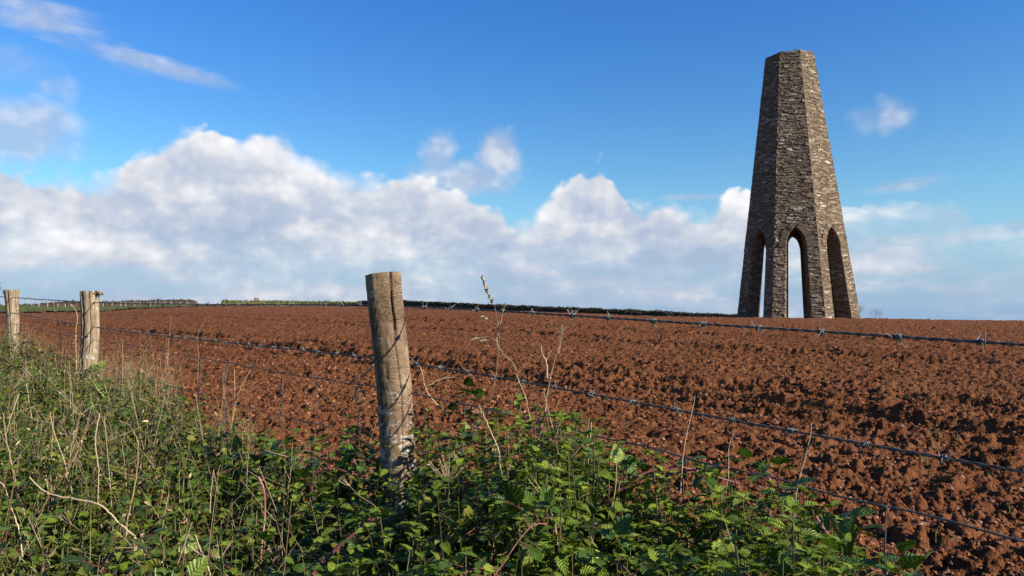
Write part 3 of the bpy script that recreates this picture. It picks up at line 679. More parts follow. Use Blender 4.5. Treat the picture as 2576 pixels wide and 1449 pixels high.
# ------------------------------------------------------------------ fence
def m_bark():
    m, t = mat('post_bark'); tcd = t.add('ShaderNodeTexCoord').outputs['Object']; p = tcd
    n = t.noise(p, 14.0, 6, 0.65); band = t.noise(t.v('MULTIPLY', p, (16, 16, 85)), 1.0, 5, 0.65)
    big = t.noise(t.v('ADD', p, (4, 2, 1)), 5.0, 3, 0.5)
    c = t.ramp(t.m('ADD', t.m('MULTIPLY', n, 0.35), t.m('ADD', t.m('MULTIPLY', band, 0.35), t.m('MULTIPLY', t.noise(t.v('MULTIPLY', p, (22, 22, 5)), 1.0, 4, 0.6), 0.3))), [(0.30, (0.110, 0.064, 0.034)), (0.46, (0.245, 0.158, 0.090)), (0.60, (0.365, 0.258, 0.155)), (0.8, (0.49, 0.38, 0.255))])
    c = t.mix(t.ss(big, 0.45, 0.62, 0, 0.6), c, (0.17, 0.095, 0.055))
    cr = t.add('ShaderNodeTexVoronoi', {'Vector': t.v('ADD', t.v('MULTIPLY', p, (26, 26, 190)), t.v('MULTIPLY', t.noise(p, 30, 3, .6, 0, 1), (3, 3, 3))), 'Scale': 1.0}, feature='DISTANCE_TO_EDGE').outputs[0]
    ck = t.ss(cr, 0.10, 0.0)
    ck = t.m('MULTIPLY', ck, t.ss(t.noise(p, 11, 2), 0.38, 0.58))
    c = t.mix(t.m('MULTIPLY', ck, 0.45), c, (0.075, 0.05, 0.034))
    c = t.mix(t.m('MULTIPLY', attr(t, 'crack'), 0.85), c, (0.045, 0.03, 0.02))
    # pale lichen, more of it low down
    z = t.add('ShaderNodeSeparateXYZ', {0: p}).outputs[2]
    li = t.noise(t.v('MULTIPLY', p, (1, 1, 1.6)), 17.0, 5, 0.62)
    lf = t.m('ADD', li, t.m('ADD', t.lin(z, 0.95, 1.25, 0.020, -0.09), t.m('MULTIPLY', attr(t, 'lichen'), 0.24)))
    lm = t.m('MULTIPLY', t.ss(lf, 0.62, 0.665), t.ss(band, 0.30, 0.42))
    c = t.mix(t.m('MULTIPLY', lm, 0.62), c, (0.60, 0.57, 0.50))
    h = t.m('ADD', t.m('MULTIPLY', band, 0.5), t.m('SUBTRACT', t.m('MULTIPLY', n, 0.5), t.m('MULTIPLY', ck, 0.7)))
    finish(t, c, 0.8, 0.25, h, 0.005, 0.9); return m
M['bark'] = m_bark()
def m_grey():
    m, t = mat('weathered_post_wood'); p = t.add('ShaderNodeTexCoord').outputs['Object']
    gr = t.noise(t.v('MULTIPLY', p, (60, 60, 4)), 1.0, 5, 0.6); n = t.noise(p, 9.0, 4)
    c = t.ramp(gr, [(0.3, (0.10, 0.066, 0.038)), (0.5, (0.27, 0.195, 0.12)), (0.7, (0.50, 0.41, 0.29))])
    c = t.mix(t.ss(n, 0.45, 0.6, 0, 0.6), c, (0.34, 0.25, 0.15))
    li = t.ss(t.noise(p, 24, 4), 0.60, 0.66); c = t.mix(t.m('MULTIPLY', li, 0.6), c, (0.60, 0.56, 0.48))
    c = t.mix(t.m('MULTIPLY', attr(t, 'crack'), 0.85), c, (0.04, 0.028, 0.02))
    finish(t, c, 0.85, 0.2, gr, 0.006, 1.0); return m
M['greywood'] = m_grey()
def m_cut():
    m, t = mat('cut_wood'); p = t.add('ShaderNodeTexCoord').outputs['Object']; s = t.add('ShaderNodeSeparateXYZ', {0: p})
    rr = t.v('LENGTH', t.add('ShaderNodeCombineXYZ', {0: s.outputs[0], 1: s.outputs[1]}).outputs[0])
    w = t.m('SINE', t.m('MULTIPLY', t.m('ADD', rr, t.m('MULTIPLY', t.noise(p, 30, 3), 0.01)), 900.0))
    finish(t, t.ramp(t.m('ADD', t.m('MULTIPLY', w, 0.2), t.noise(p, 25, 4)), [(0.2, (0.16, 0.11, 0.07)), (0.6, (0.42, 0.34, 0.24)), (0.9, (0.55, 0.47, 0.36))]), 0.85, 0.2, w, 0.001, 0.6); return m
M['cut'] = m_cut()
def post(top_px, top_py, low_px, low_py, depth, diam_top, diam_low, mt, label, seed, cracks, flare=0.0, lich=0.0, flat_side=False):
    a = at(top_px, top_py, depth); b = at(low_px, low_py, depth)
    ax = a-b; ax /= np.linalg.norm(ax); gz = T1(a[0], a[1])
    k = (b[2]-gz+0.35)/ax[2]; base = b-ax*k; L = np.linalg.norm(a-base)
    root = empty('fence_post', base, label, 'fence post', 'round wooden fence posts')
    nh, na = 260, 128; hh = np.linspace(0, L, nh); th = np.arange(na)*2*pi/na
    Hh, Th = np.meshgrid(hh, th, indexing='ij')
    vis = np.linalg.norm(a-b); f = np.clip((Hh-(L-vis))/vis, 0, 1.0); R = 0.5*(diam_low+(diam_top-diam_low)*f)
    R = R*(1+flare*np.exp(-((L-Hh)/0.05)**2)*(0.5+0.5*np.cos(Th+1.0)))
    cx, cy = np.cos(Th), np.sin(Th)
    R = R*(1 + 0.045*(fbm(cx*1.2+5, cy*1.2+Hh*2.2, 3, seed)-0.5)*2 + 0.02*np.sin(Th*2+seed))
    # low frequency wander of the axis
    wx = 0.010*np.sin(Hh*3.1+seed)+0.005*np.sin(Hh*9+seed*2); wy = 0.008*np.sin(Hh*2.3+seed*3)
    R = R + 0.0034*(fbm(cx*6+Hh*3, cy*6+Hh*55, 4, seed+3)-0.5) + 0.0028*(fbm(cx*3+9, cy*3+Hh*6, 3, seed+5)-0.5)
    crack = np.zeros_like(R)
    for (th0, h0, h1, w, dep, wav) in cracks:
        tc = th0+wav*np.sin((L-Hh)*14+seed)+0.08*(vnoise(Hh*30, Hh*0, seed+9)-0.5); dd = np.abs((Th-tc+pi) % (2*pi)-pi)*R
        m_ = np.exp(-(dd/w)**2)*np.clip((L-Hh-h0)/0.03+1, 0, 1)*np.clip((h1-(L-Hh))/0.06, 0, 1); R = R-dep*m_; crack = np.maximum(crack, m_)
    if flat_side: R = np.minimum(R, 0.5*diam_low*0.86/np.maximum(np.cos(Th-flat_side), 0.3))
    Z = Hh.copy(); Z[-1] = L+0.004*(fbm(cx[-1]*2, cy[-1]*2, 3, seed)-0.5)
    X = R*cx+wx; Y = R*cy+wy
    xa = np.array([1.0, 0, 0])-ax*ax[0]; xa /= np.linalg.norm(xa); Mq = np.stack([xa, np.cross(ax, xa), ax], 1)
    P = np.stack([X, Y, Z], -1).reshape(-1, 3)@Mq.T
    i = np.arange(nh-1)[:, None]*na; j = np.arange(na)[None, :]; j2 = (j+1) % na
    lc = np.zeros(nh*na)
    o = mesh_obj('bark', P, np.stack([i+j, i+j2, i+na+j2, i+na+j], -1).reshape(-1, 4), mt, root, {'crack': crack.ravel(), 'lichen': np.full(nh*na, lich)})
    # cut top: a slightly dished cap with rings
    rings = [1.0, 0.93, 0.6, 0.3, 0.03]; V = []
    for rr in rings:
        for jx in range(na):
            V.append([wx[-1, 0]+R[-1, jx]*rr*cx[-1, jx], wy[-1, 0]+R[-1, jx]*rr*cy[-1, jx], Z[-1, jx]+(0.0015 if rr < 1 else 0)-0.002*(1-rr)])
    V = np.array(V)@Mq.T; i = np.arange(len(rings)-1)[:, None]*na
    mesh_obj('top_face', V, np.stack([i+j, i+j2, i+na+j2, i+na+j], -1).reshape(-1, 4), M['cut'], root)
    return root, a, ax
# angle that faces the camera, in the post's own frame, is about -90 deg (towards -Y)
PA = post(964, 689, 1008, 1120, 2.5, 0.116, 0.112, M['bark'], 'nearest fence post, barky with white lichen and a long vertical crack, leaning left', 2,
          [(-pi/2+0.60, 0.0, 0.24, 0.0030, 0.014, 0.04), (-pi/2+0.50, 0.16, 0.85, 0.0016, 0.006, 0.05), (-pi/2-0.80, 0.12, 0.8, 0.0018, 0.005, 0.05), (-pi/2+0.95, 0.3, 0.9, 0.0012, 0.003, 0.05)], 0.02, 0.3)
PB = post(229, 733, 222, 900, 5.45, 0.122, 0.118, M['greywood'], 'second fence post, weathered, with a splintered chip on its top right edge', 5,
          [(-pi/2-0.35, 0.0, 0.7, 0.006, 0.016, 0.03), (-pi/2+0.5, 0.0, 0.5, 0.003, 0.01, 0.05)], 0.10, 0.1)
PC = post(28, 730, 33, 830, 7.75, 0.128, 0.108, M['greywood'], 'third fence post, pale and flaking, leftmost in the photo', 8,
          [(-pi/2+0.1, 0.0, 0.5, 0.005, 0.012, 0.05)], 0.22, 0.3)
def chip():   # splinters hanging off the top of the second post
    tb = Tubes(); g = random.Random(2); c = at(249, 737, 5.42)
    for _ in range(16):
        p = c+np.array([g.uniform(-.035, .012), g.uniform(-.02, .02), g.uniform(-.012, .012)]); q = p+np.array([g.uniform(.0, .028), g.uniform(-.02, .02), g.uniform(-.035, .006)])
        tb.tube([p, (p+q)/2+np.array([.004, 0, .004]), q], [.007, .005, .0015], 4, g.random())
    tb.build('splinter', M['greywood'], PB[0])
chip()

def fence_t(px):        # position along the fence line seen at photo column px
    k = (px-W0/2)/F; return (k*FA[1]-FA[0])/(FD[0]-k*FD[1])
def fpt(t, off=0.0): return FA+FD*t+FN*off
WOFF = 0.064            # wires run on the field side of the posts
def wire_z(table):
    ts = []; zs = []
    for px, py in table:
        t = fence_t(px); p = fpt(t, WOFF); ts.append(t); zs.append(E+ (HOR-py)/F*p[1])
    o = np.argsort(ts); return np.array(ts)[o], np.array(zs)[o]
TOP = wire_z([(2576, 869), (2440, 862), (2225, 848), (2030, 834), (1870, 824), (1730, 815), (1605, 806), (1490, 801), (1400, 795), (1300, 787), (1160, 779), (1095, 773), (1015, 770), (930, 767), (780, 766), (600, 767), (420, 765), (260, 763), (130, 757), (50, 751)])
MID = wire_z([(2576, 1190), (2340, 1152), (2135, 1117), (1950, 1086), (1800, 1056), (1660, 1030), (1550, 1010), (1450, 992), (1360, 974), (1280, 960), (1135, 934), (1040, 916), (940, 903), (800, 889), (640, 872), (500, 857), (380, 845), (250, 828), (150, 812), (50, 793)])
NET = wire_z([(2576, 1362), (2180, 1272), (1803, 1183), (1522, 1113), (1311, 1061), (1130, 1014), (1040, 989), (940, 971), (850, 963), (720, 944), (650, 931), (530, 909), (440, 894), (333, 875), (240, 860), (100, 833), (0, 812)])
T_MIN, T_MAX = -9.5, 3.6
def wpos(tab, t, jitter=0.0):
    z = np.interp(t, tab[0], tab[1]); 
    z = np.where(t > tab[0][-1], tab[1][-1]-0.05*(t-tab[0][-1]), z); z = np.where(t < tab[0][0], tab[1][0]+0.035*(tab[0][0]-t), z)
    k = np.array([0.25, 0.5, 0.25])
    p = fpt(0)[None]*0+FA[None]+FD[None]*t[:, None]+FN[None]*WOFF
    return np.concatenate([p, z[:, None]], 1)
def smooth_tab(tab):
    t = np.linspace(tab[0][0], tab[0][-1], 60); z = np.interp(t, *tab)
    for _ in range(14): z[1:-1] = (z[:-2]+z[1:-1]*2+z[2:])/4
    return t, z
TOP, MID, NET = smooth_tab(TOP), smooth_tab(MID), smooth_tab(NET)
def barbed(tab, label, barb_t, seed, twist=0.052):
    g = np.random.default_rng(seed); t = np.arange(T_MIN, T_MAX, 0.0045); P = wpos(tab, t)
    root = empty('barbed_wire', P[len(P)//2], label, 'barbed wire', 'two strands of barbed wire')
    T = np.gradient(P, axis=0); T /= np.linalg.norm(T, axis=1)[:, None]; B = np.cross(T, [0, 0, 1]); B /= np.linalg.norm(B, axis=1)[:, None]; C = np.cross(B, T)
    for s in (0, pi):
        ph = t*2*pi/twist+s+0.8*np.sin(t*5+seed); Q = P+0.0017*(np.cos(ph)[:, None]*B+np.sin(ph)[:, None]*C)
        tb = Tubes(); tb.tube(Q, 0.00160, 6); tb.build('strand', M['wire'], root)
    order = sorted(barb_t, key=lambda q: abs(q-2.0) if q > -0.3 else 10-q)
    extra = Tubes(); ne = 0
    for i, tt in enumerate(order):
        k = int(np.clip((tt-T_MIN)/0.0045, 1, len(t)-2)); p = P[k]; a, b, c = T[k], B[k], C[k]
        far = tt < -2.2
        tb = Tubes() if i < 100 else extra
        for w in range(2):                 # two short wires, each coiled round and ending in two points
            ph0 = g.uniform(0, 2*pi); turns = 2.0+g.uniform(-.15, .15); n = 10 if far else 22; x0 = (w-0.5)*0.0055; dirn = 1 if w else -1
            ang = ph0+np.linspace(0, turns*2*pi, n)*dirn; ax = x0+np.linspace(-0.004, 0.004, n)
            coil = p+ax[:, None]*a+0.0047*(np.cos(ang)[:, None]*b+np.sin(ang)[:, None]*c)
            def tail(end, sgn):
                an = ang[end]; rad = cos(an)*b+sin(an)*c; tan_ = (-sin(an)*b+cos(an)*c)*sgn*dirn
                ln = g.uniform(0.013, 0.018); return coil[end]+tan_*ln*0.9+rad*ln*0.3+a*ln*g.uniform(-.6, .6)
            path = np.vstack([tail(0, -1)[None], coil, tail(-1, 1)[None]])
            R = np.full(len(path), 0.00140); R[0] = R[-1] = 0.0008
            tb.tube(path, R, 4 if far else 5)
        if i < 100: tb.build('barb', M['barb'], root)
        else: ne += 1
    if ne: tag(extra.build('barb', M['barb'], root), None, None, kind='stuff')
    return root
bt = sorted(fence_t(p) for p in (2440, 2225, 2030, 1870, 1730, 1605, 1490, 1400, 1300, 1225, 1160, 1095, 1030))
sp = (bt[-1]-bt[0])/12
g0 = random.Random(3)
b1 = bt+[bt[-1]+sp*k for k in (1, 2, 3, 4, 5, 6)]+[bt[0]-sp*k+g0.uniform(-.008, .008) for k in range(1, int((bt[0]-T_MIN)/sp))]
print('BARB SPACING', sp, [round(b, 2) for b in bt])
barbed(TOP, 'topmost barbed wire, crossing the skyline level with the field edge', b1, 1)
bt2 = sorted(fence_t(p) for p in (2340, 2135, 1950, 1800, 1665, 1550, 1450, 1355, 1275, 1205, 1135, 1070))
sp2 = (bt2[-1]-bt2[0])/11
b2 = bt2+[bt2[-1]+sp2*k for k in (1, 2, 3, 4, 5, 6)]+[bt2[0]-sp2*k+g0.uniform(-.008, .008) for k in range(1, int((bt2[0]-T_MIN)/sp2))]
barbed(MID, 'lower barbed wire, running between the top barbed wire and the plain wire netting', b2, 2)
def netting():
    root = empty('wire_netting', wpos(NET, np.array([0.0]))[0], 'plain stock netting of thin grey wire, hanging below the two barbed wires', 'wire netting')
    t = np.arange(T_MIN, T_MAX, 0.03); drops = [0, 0.185, 0.35, 0.50, 0.63, 0.74]
    g = np.random.default_rng(6)
    for i, d in enumerate(drops):
        P = wpos(NET, t); P[:, 2] -= d; P[:, 2] += 0.0025*np.sin(t*2*pi/0.31+i)+0.004*np.sin(t*1.7+i)
        tb = Tubes(); tb.tube(P, 0.0023 if i == 0 else 0.0017, 6); tb.build('line_wire', M['wire'], root)
    t0 = fence_t(2180); ks = [fence_t(p) for p in (2180, 1803, 1522, 1311, 1130)]; step = (ks[0]-ks[-1])/4
    tt = [ks[0]+step*k for k in (1, 2, 3, 4, 5)]+ks+[ks[-1]-step*k for k in range(1, int((ks[-1]-T_MIN)/step))]
    for q in tt:
        top = wpos(NET, np.array([q]))[0]; top[2] += 0.0025*sin(q*2*pi/0.31); P = []; lean = g.uniform(-.012, .012)
        for z in np.linspace(0, 0.74, 16): P.append(top+np.array([FD[0], FD[1], 0])*(lean*z/0.2+0.003*sin(z*30+q))-np.array([0, 0, z])+np.array([-FN[0], -FN[1], 0])*0.0025)
        tb = Tubes(); tb.tube(P, 0.0014, 5); tb.build('stay_wire', M['wire'], root)
        kn = Tubes()                     # hinge knots where the stays wrap the line wires
        for d in drops:
            c = top-np.array([0, 0, d]); n = 18; an = np.linspace(0, 2.6*2*pi, n); u = np.array([FD[0], FD[1], 0]); v = np.array([FN[0], FN[1], 0])
            kn.tube(c+np.linspace(-.0045, .0045, n)[:, None]*u+0.0032*(np.cos(an)[:, None]*v+np.sin(an)[:, None]*np.array([0, 0, 1])), 0.0013, 5)
        kn.build('knots', M['wire'], root)
netting()

# ------------------------------------------------------------------ leaves
def leaf_template(n, serr, wmax=0.30, heart=True, fold=0.35, curl=0.35, wav=0.02):
    """unit-length leaf along +x, half width along y; (V, Q, UV)"""
    V = []; UV = []; S = np.linspace(0, 1, n)
    for i, s in enumerate(S):
        w = wmax*(sin(pi*s**0.72)**0.85 if 0 < s < 1 else 0)
        if heart and s < 0.12: w = max(w, wmax*0.45*(s/0.12)**0.5)
        if 0 < s < 1: w *= 1+(serr if i % 2 else -serr)
        sx = s + (0.03 if i % 2 else 0)*(1 if serr else 0)
        z = -curl*s*s
        V += [(sx-0.05*(w/wmax)*(1-s), w, z+fold*w+wav*sin(s*17)), (s, 0, z), (sx-0.05*(w/wmax)*(1-s), -w, z+fold*w+wav*sin(s*15+1))]
        UV += [(s, 1), (s, 0), (s, -1)]
    Q = []
    for i in range(n-1): a = 3*i; Q += [(a+1, a+4, a+3, a), (a+2, a+5, a+4, a+1)]
    return np.array(V), np.array(Q), np.array(UV, float)
class Leaves:
    def __init__(s): s.P = []; s.X = []; s.Z = []; s.L = []; s.r = []; s.w = []
    def add(s, p, x, z, L, r, w=1.0): s.P.append(p); s.X.append(x); s.Z.append(z); s.L.append(L); s.r.append(r); s.w.append(w)
    def arrays(s, tpl):
        V0, Q0, U0 = tpl; P = np.array(s.P); X = np.array(s.X); X /= np.linalg.norm(X, axis=1)[:, None]
        Z = np.array(s.Z); Z = Z-(Z*X).sum(1)[:, None]*X; Z /= np.linalg.norm(Z, axis=1)[:, None]+1e-9; Y = np.cross(Z, X)
        L = np.array(s.L)[:, None, None]; w = np.array(s.w)[:, None, None]
        V = P[:, None]+L*(V0[None, :, 0:1]*X[:, None]+w*V0[None, :, 1:2]*Y[:, None]+V0[None, :, 2:3]*Z[:, None])
        n = len(P); nv = len(V0); Q = (Q0[None]+np.arange(n)[:, None, None]*nv).reshape(-1, 4)
        return V.reshape(-1, 3), Q, np.tile(U0, (n, 1)), np.repeat(np.clip(np.array(s.r), 0, 1), nv)
    def build(s, name, tpl, mt, parent=None):
        V, Q, U, r = s.arrays(tpl)
        if parent is not None: V = V-np.array(parent.location)
        return mesh_obj(name, V, Q, mt, parent, {'rnd': r}, U)
TP_HI = leaf_template(13, 0.13, 0.30); TP_MD = leaf_template(9, 0.12, 0.30); TP_LO = leaf_template(5, 0.0, 0.30)
TP_BR = leaf_template(13, 0.07, 0.36, True, 0.22, 0.22, 0.015); TP_BR_LO = leaf_template(6, 0.03, 0.36, True, 0.22, 0.22)
def rv(g, s=1.0): return np.array([g.gauss(0, s), g.gauss(0, s), g.gauss(0, s)])
def nettle_plant(g, base, H, lean, LV, TB, lsc=1.0, tone=0.0, bare=0.35, side=True):
    """upright stem, toothed leaves in crossed pairs, small bright leaves at the tip"""
    top = base+np.array([lean[0], lean[1], H]); mid = (base+top)/2+rv(g, 0.02)
    n = 7; P = spline([base, mid, top], n); TB.tube(P, np.linspace(0.0026, 0.0011, n), 4, g.random(), False)
    nodes = max(5, int(H*(1-bare)/0.042)); phi = g.uniform(0, pi)
    for k in range(nodes):
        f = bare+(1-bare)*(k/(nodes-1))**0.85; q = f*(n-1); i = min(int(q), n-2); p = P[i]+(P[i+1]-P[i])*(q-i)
        phi += pi/2+g.uniform(-.3, .3); age = (f-bare)/(1-bare)
        L = lsc*(0.060-0.034*age**2.2)*g.uniform(0.75, 1.2)
        for s in (0, pi):
            if g.random() < 0.10: continue
            a = phi+s+g.uniform(-.25, .25); out = np.array([cos(a), sin(a), 0])
            dr = (-0.05-0.75*(1-age))*g.uniform(0.4, 1.6)+ (0.35 if age > 0.9 else 0)+g.gauss(0, 0.22)
            x = out*cos(dr)+np.array([0, 0, sin(dr)]); z = np.array([0, 0, 1.0])-out*sin(dr)*0.6+rv(g, 0.28)
            pet = L*g.uniform(0.25, 0.45); p2 = p+x*pet; TB.tube([p, p2], [0.0009, 0.0006], 3, 0.5, False)
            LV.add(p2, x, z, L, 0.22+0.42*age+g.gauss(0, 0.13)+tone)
        if side and g.random() < 0.5:
            for _ in range(g.randint(1, 3)):
                a = g.uniform(0, 2*pi); out = np.array([cos(a), sin(a), g.uniform(0, .8)]); LV.add(p+out*0.008, out, np.array([0, 0, 1.0])+rv(g, .3), lsc*g.uniform(0.012, 0.028), 0.45+0.3*age+g.gauss(0, .12)+tone)
    for k in range(5):
        a = g.uniform(0, 2*pi); out = np.array([cos(a), sin(a), g.uniform(0.2, 1.3)]); LV.add(top+np.array([0, 0, .002]), out, np.array([0, 0, 1.0])-0.4*out, lsc*g.uniform(0.014, 0.028), 0.78+g.gauss(0, .1)+tone)
def bramble_leaf(g, p, d, s, LV, TB, r):
    """three or five leaflets on a stalk"""
    d = d/np.linalg.norm(d); up = np.array([0, 0, 1.0])+rv(g, .25); sd = np.cross(d, up); sd /= np.linalg.norm(sd)
    q = p+d*s*0.9; TB.tube([p, q], [0.0012, 0.0009], 4, 0.4, False)
    LV.add(q+d*s*0.25, d-np.array([0, 0, g.uniform(0, .4)]), up, s*g.uniform(0.95, 1.15), r, 1.05)
    TB.tube([q, q+d*s*0.26], [0.0009, 0.0007], 3, 0.4, False)
    for sg in (-1, 1):
        x = d*0.35+sd*sg-np.array([0, 0, g.uniform(0, .35)]); LV.add(q+sd*sg*0.004, x, up+sd*sg*0.3, s*g.uniform(0.75, 0.95), r+g.gauss(0, .05))
        if s > 0.05 and g.random() < 0.3: LV.add(q, d*-0.5+sd*sg, up+sd*sg*0.3, s*0.6, r)
def cane(g, P, r, TBc, TBt, LV, TBl, leafs=6, lsize=0.045, tone=0.4, thorns=14, side_up=True):
    n = 26; Q = spline(P, n); TBc.tube(Q, np.linspace(r, r*0.6, n), 8, g.random(), False)
    T = np.gradient(Q, axis=0); T /= np.linalg.norm(T, axis=1)[:, None]
    for _ in range(thorns):
        i = g.randrange(1, n-1); f = g.random(); p = Q[i]*(1-f)+Q[min(i+1, n-1)]*f; o = np.cross(T[i], rv(g)); o /= np.linalg.norm(o)
        TBt.tube([p+o*r*0.5, p+o*(r+0.003)-T[i]*0.001, p+o*(r+0.0065)-T[i]*0.003], [0.0017, 0.0010, 0.0002], 4, g.random(), False)
    for k in range(leafs):
        i = int((k+g.uniform(.2, .8))/leafs*(n-2)); o = np.cross(T[i], rv(g)); o /= np.linalg.norm(o); o = o*0.8+T[i]*0.4+np.array([0, 0, 0.5 if side_up else 0])
        bramble_leaf(g, Q[i], o, lsize*g.uniform(0.7, 1.2), LV, TBl, min(0.95, tone+g.gauss(0, .15)))
# ---- canopy of the undergrowth: height of its top (world z) over the strip along the fence
_kx = [-700, -200, 0, 60, 130, 228, 350, 450, 520, 600, 700, 800, 900, 960, 1040, 1100, 1200, 1330, 1450, 1540, 1620, 1700, 1800, 1900, 2000, 2100, 2190, 2260, 2320, 2420]
_kz = [-.08, -.08, -.11, -.14, -.20, -.31, -.33, -.36, -.44, -.50, -.46, -.42, -.38, -.44, -.38, -.32, -.30, -.29, -.29, -.38, -.42, -.37, -.33, -.33, -.35, -.39, -.43, -.52, -.80, -1.1]
def canopy(x, y):
    px = pcol(x, y); zf = np.interp(px, _kx, _kz); s = -((x-FA[0])*FN[0]+(y-FA[1])*FN[1])      # s>0: camera side
    near = np.interp(px, [0, 500, 1100, 1500, 2100, 2300], [-.40, -.52, -.50, -.46, -.50, -.75])
    k = np.clip((s-0.15)/1.0, 0, 1); z = zf*(1-k)+near*k
    z = np.where(s < 0, z - 1.2*np.clip(-s-0.10, 0, 1), z)
    return E + z + 0.17*(vnoise(np.asarray(x)*2.6+3, np.asarray(y)*2.6, 15)-0.58) + 0.09*(vnoise(np.asarray(x)*6.5+3, np.asarray(y)*6.5, 16)-0.5)
def scatter_spots(g, n, smin=-0.40, smax=1.30, tmin=-8.5, tmax=1.95, fld=None):
    """points on the strip along the fence, thinned with distance from the camera"""
    out = []
    while len(out) < n:
        t = g.uniform(tmin, tmax); s = g.uniform(smin, smax); p = FA+FD*t-FN*s
        d = math.hypot(*p)
        if p[1] < 0.9 or d < 0.95: continue
        px = W0/2+F*p[0]/p[1]
        if px < -500 or px > 2380: continue
        if g.random() > min(1.0, (2.6/d)**1.1): continue
        if fld and g.random() > fld(px, d, s): continue
        out.append((p[0], p[1], px, d, s))
    return out
def undergrowth():
    g = random.Random(21)
    # nettles: the bulk of the strip right of column 350, thinner to the left
    LVh, LVl, TB = Leaves(), Leaves(), Tubes()
    f_n = lambda px, d, s: float(np.interp(px, [-300, 350, 650, 1050, 1250, 2200, 2330], [.7, .75, .85, .95, 1, 1, .5]))
    for x, y, px, d, s in scatter_spots(g, 1500, fld=f_n) + scatter_spots(g, 330, tmin=0.3, tmax=2.1, smin=-.2, smax=.9, fld=lambda px, d, s: float(px > 1350)):
        zb = T1(x, y)-0.03; zt = float(canopy(x, y))+g.gauss(-0.03, 0.045)
        if g.random() < 0.35: zt -= g.uniform(0.04, 0.22)
        H = zt-zb
        if H < 0.10: continue
        if g.random() < 0.25*(px < 900): continue
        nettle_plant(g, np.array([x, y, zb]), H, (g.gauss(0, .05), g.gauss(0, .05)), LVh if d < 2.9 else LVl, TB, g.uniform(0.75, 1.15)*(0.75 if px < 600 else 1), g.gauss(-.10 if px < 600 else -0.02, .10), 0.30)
    # soil-level and mid-level filler leaves so that no bare floor shows
    LV3 = Leaves()
    for x, y, px, d, s in scatter_spots(g, 26000, smax=1.35):
        zt = float(canopy(x, y)); zb = T1(x, y); 
        if zt-zb < 0.06: continue
        z = zb+(zt-zb-0.03)*g.random()**0.55; a = g.uniform(0, 2*pi)
        LV3.add(np.array([x, y, z]), np.array([cos(a), sin(a), g.gauss(-.1, .35)]), np.array([0, 0, 1.0])+rv(g, .8), g.uniform(.016, .036), g.gauss(.36, .24))
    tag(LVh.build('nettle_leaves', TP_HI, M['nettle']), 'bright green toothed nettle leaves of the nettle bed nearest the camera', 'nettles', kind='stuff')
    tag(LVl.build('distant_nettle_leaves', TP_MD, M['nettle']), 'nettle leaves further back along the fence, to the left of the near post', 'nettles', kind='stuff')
    tag(TB.build('nettle_stems', M['nstem']), 'thin brown stems standing close together in the nettle bed', 'nettle stems', kind='stuff')
    tag(LV3.build('low_herbs', TP_MD, M['herb']), 'small dull green leaves of the low undergrowth filling the fence strip', 'undergrowth', kind='stuff')
    # brambles through it
    LB, LBs, TC_, TT = Leaves(), Tubes(), Tubes(), Tubes()
    f_b = lambda px, d, s: float(np.interp(px, [-300, 500, 900, 1200, 2300], [.25, .7, 1, .6, .7]))
    for x, y, px, d, s in scatter_spots(g, 150, fld=f_b) + scatter_spots(g, 40, tmin=0.5, tmax=2.1, smin=-.2, smax=.8):
        z = float(canopy(x, y))-g.uniform(0.04, 0.25); a = g.uniform(0, 2*pi); L = g.uniform(0.2, 0.45)
        p0 = np.array([x, y, z-0.10]); dr = np.array([cos(a), sin(a), 0]); P = [p0, p0+dr*L*.5+np.array([0, 0, .10]), p0+dr*L+np.array([0, 0, .05])]
        cane(g, P, g.uniform(.0014, .0026), TC_, TT, LB, LBs, g.randint(4, 8), g.uniform(.030, .052), g.uniform(.25, .65), 10)
    for x, y, px, d, s in scatter_spots(g, 2200):
        z = float(canopy(x, y))-g.random()**1.4*0.3; a = g.uniform(0, 2*pi)
        bramble_leaf(g, np.array([x, y, z-.02]), np.array([cos(a), sin(a), g.uniform(0, .8)]), g.uniform(.018, .038), LB, LBs, g.gauss(.4, .2))
    tag(LB.build('bramble_leaves', TP_BR, M['bramble']), 'dark green bramble leaves mixed through the nettle bed', 'brambles', kind='stuff')
    LBs.A and tag(LBs.build('bramble_leaf_stalks', M['cane']), 'thin leaf stalks of the brambles in the undergrowth', 'bramble stalks', kind='stuff')
    tag(TC_.build('thin_bramble_canes', M['cane']), 'thin reddish bramble canes tangled low in the undergrowth', 'bramble canes', kind='stuff')
    tag(TT.build('cane_thorns', M['thorn']), 'thorns on the thin tangled bramble canes', 'thorns', kind='stuff')
    # dry grass and dead stalks, mostly on the left
    DB, GB, DS = Tubes(), Tubes(), Tubes()
    f_d = lambda px, d, s: float(np.interp(px, [-300, 150, 420, 620, 800, 1100, 2300], [1, 1, .9, .30, .06, .05, .06]))
    def blade(TBx, x, y, zb, H, w, bend, n=6):
        a = g.uniform(0, 2*pi); dr = np.array([cos(a), sin(a), 0]); p = np.array([x, y, zb]); P = [p+dr*bend*(i/(n-1))**2+np.array([0, 0, H*(i/(n-1))*(1-0.12*(i/(n-1))*bend*3)]) for i in range(n)]
        TBx.tube(P, np.linspace(w, w*0.25, n), 3, g.random(), False)
    for x, y, px, d, s in scatter_spots(g, 300, fld=f_d):
        zt = float(canopy(x, y)); zb = zt-0.25; H = 0.22+abs(g.gauss(0, .07))
        blade(DB, x, y, zb, H, g.uniform(.0005, .0010), g.uniform(0, .16))
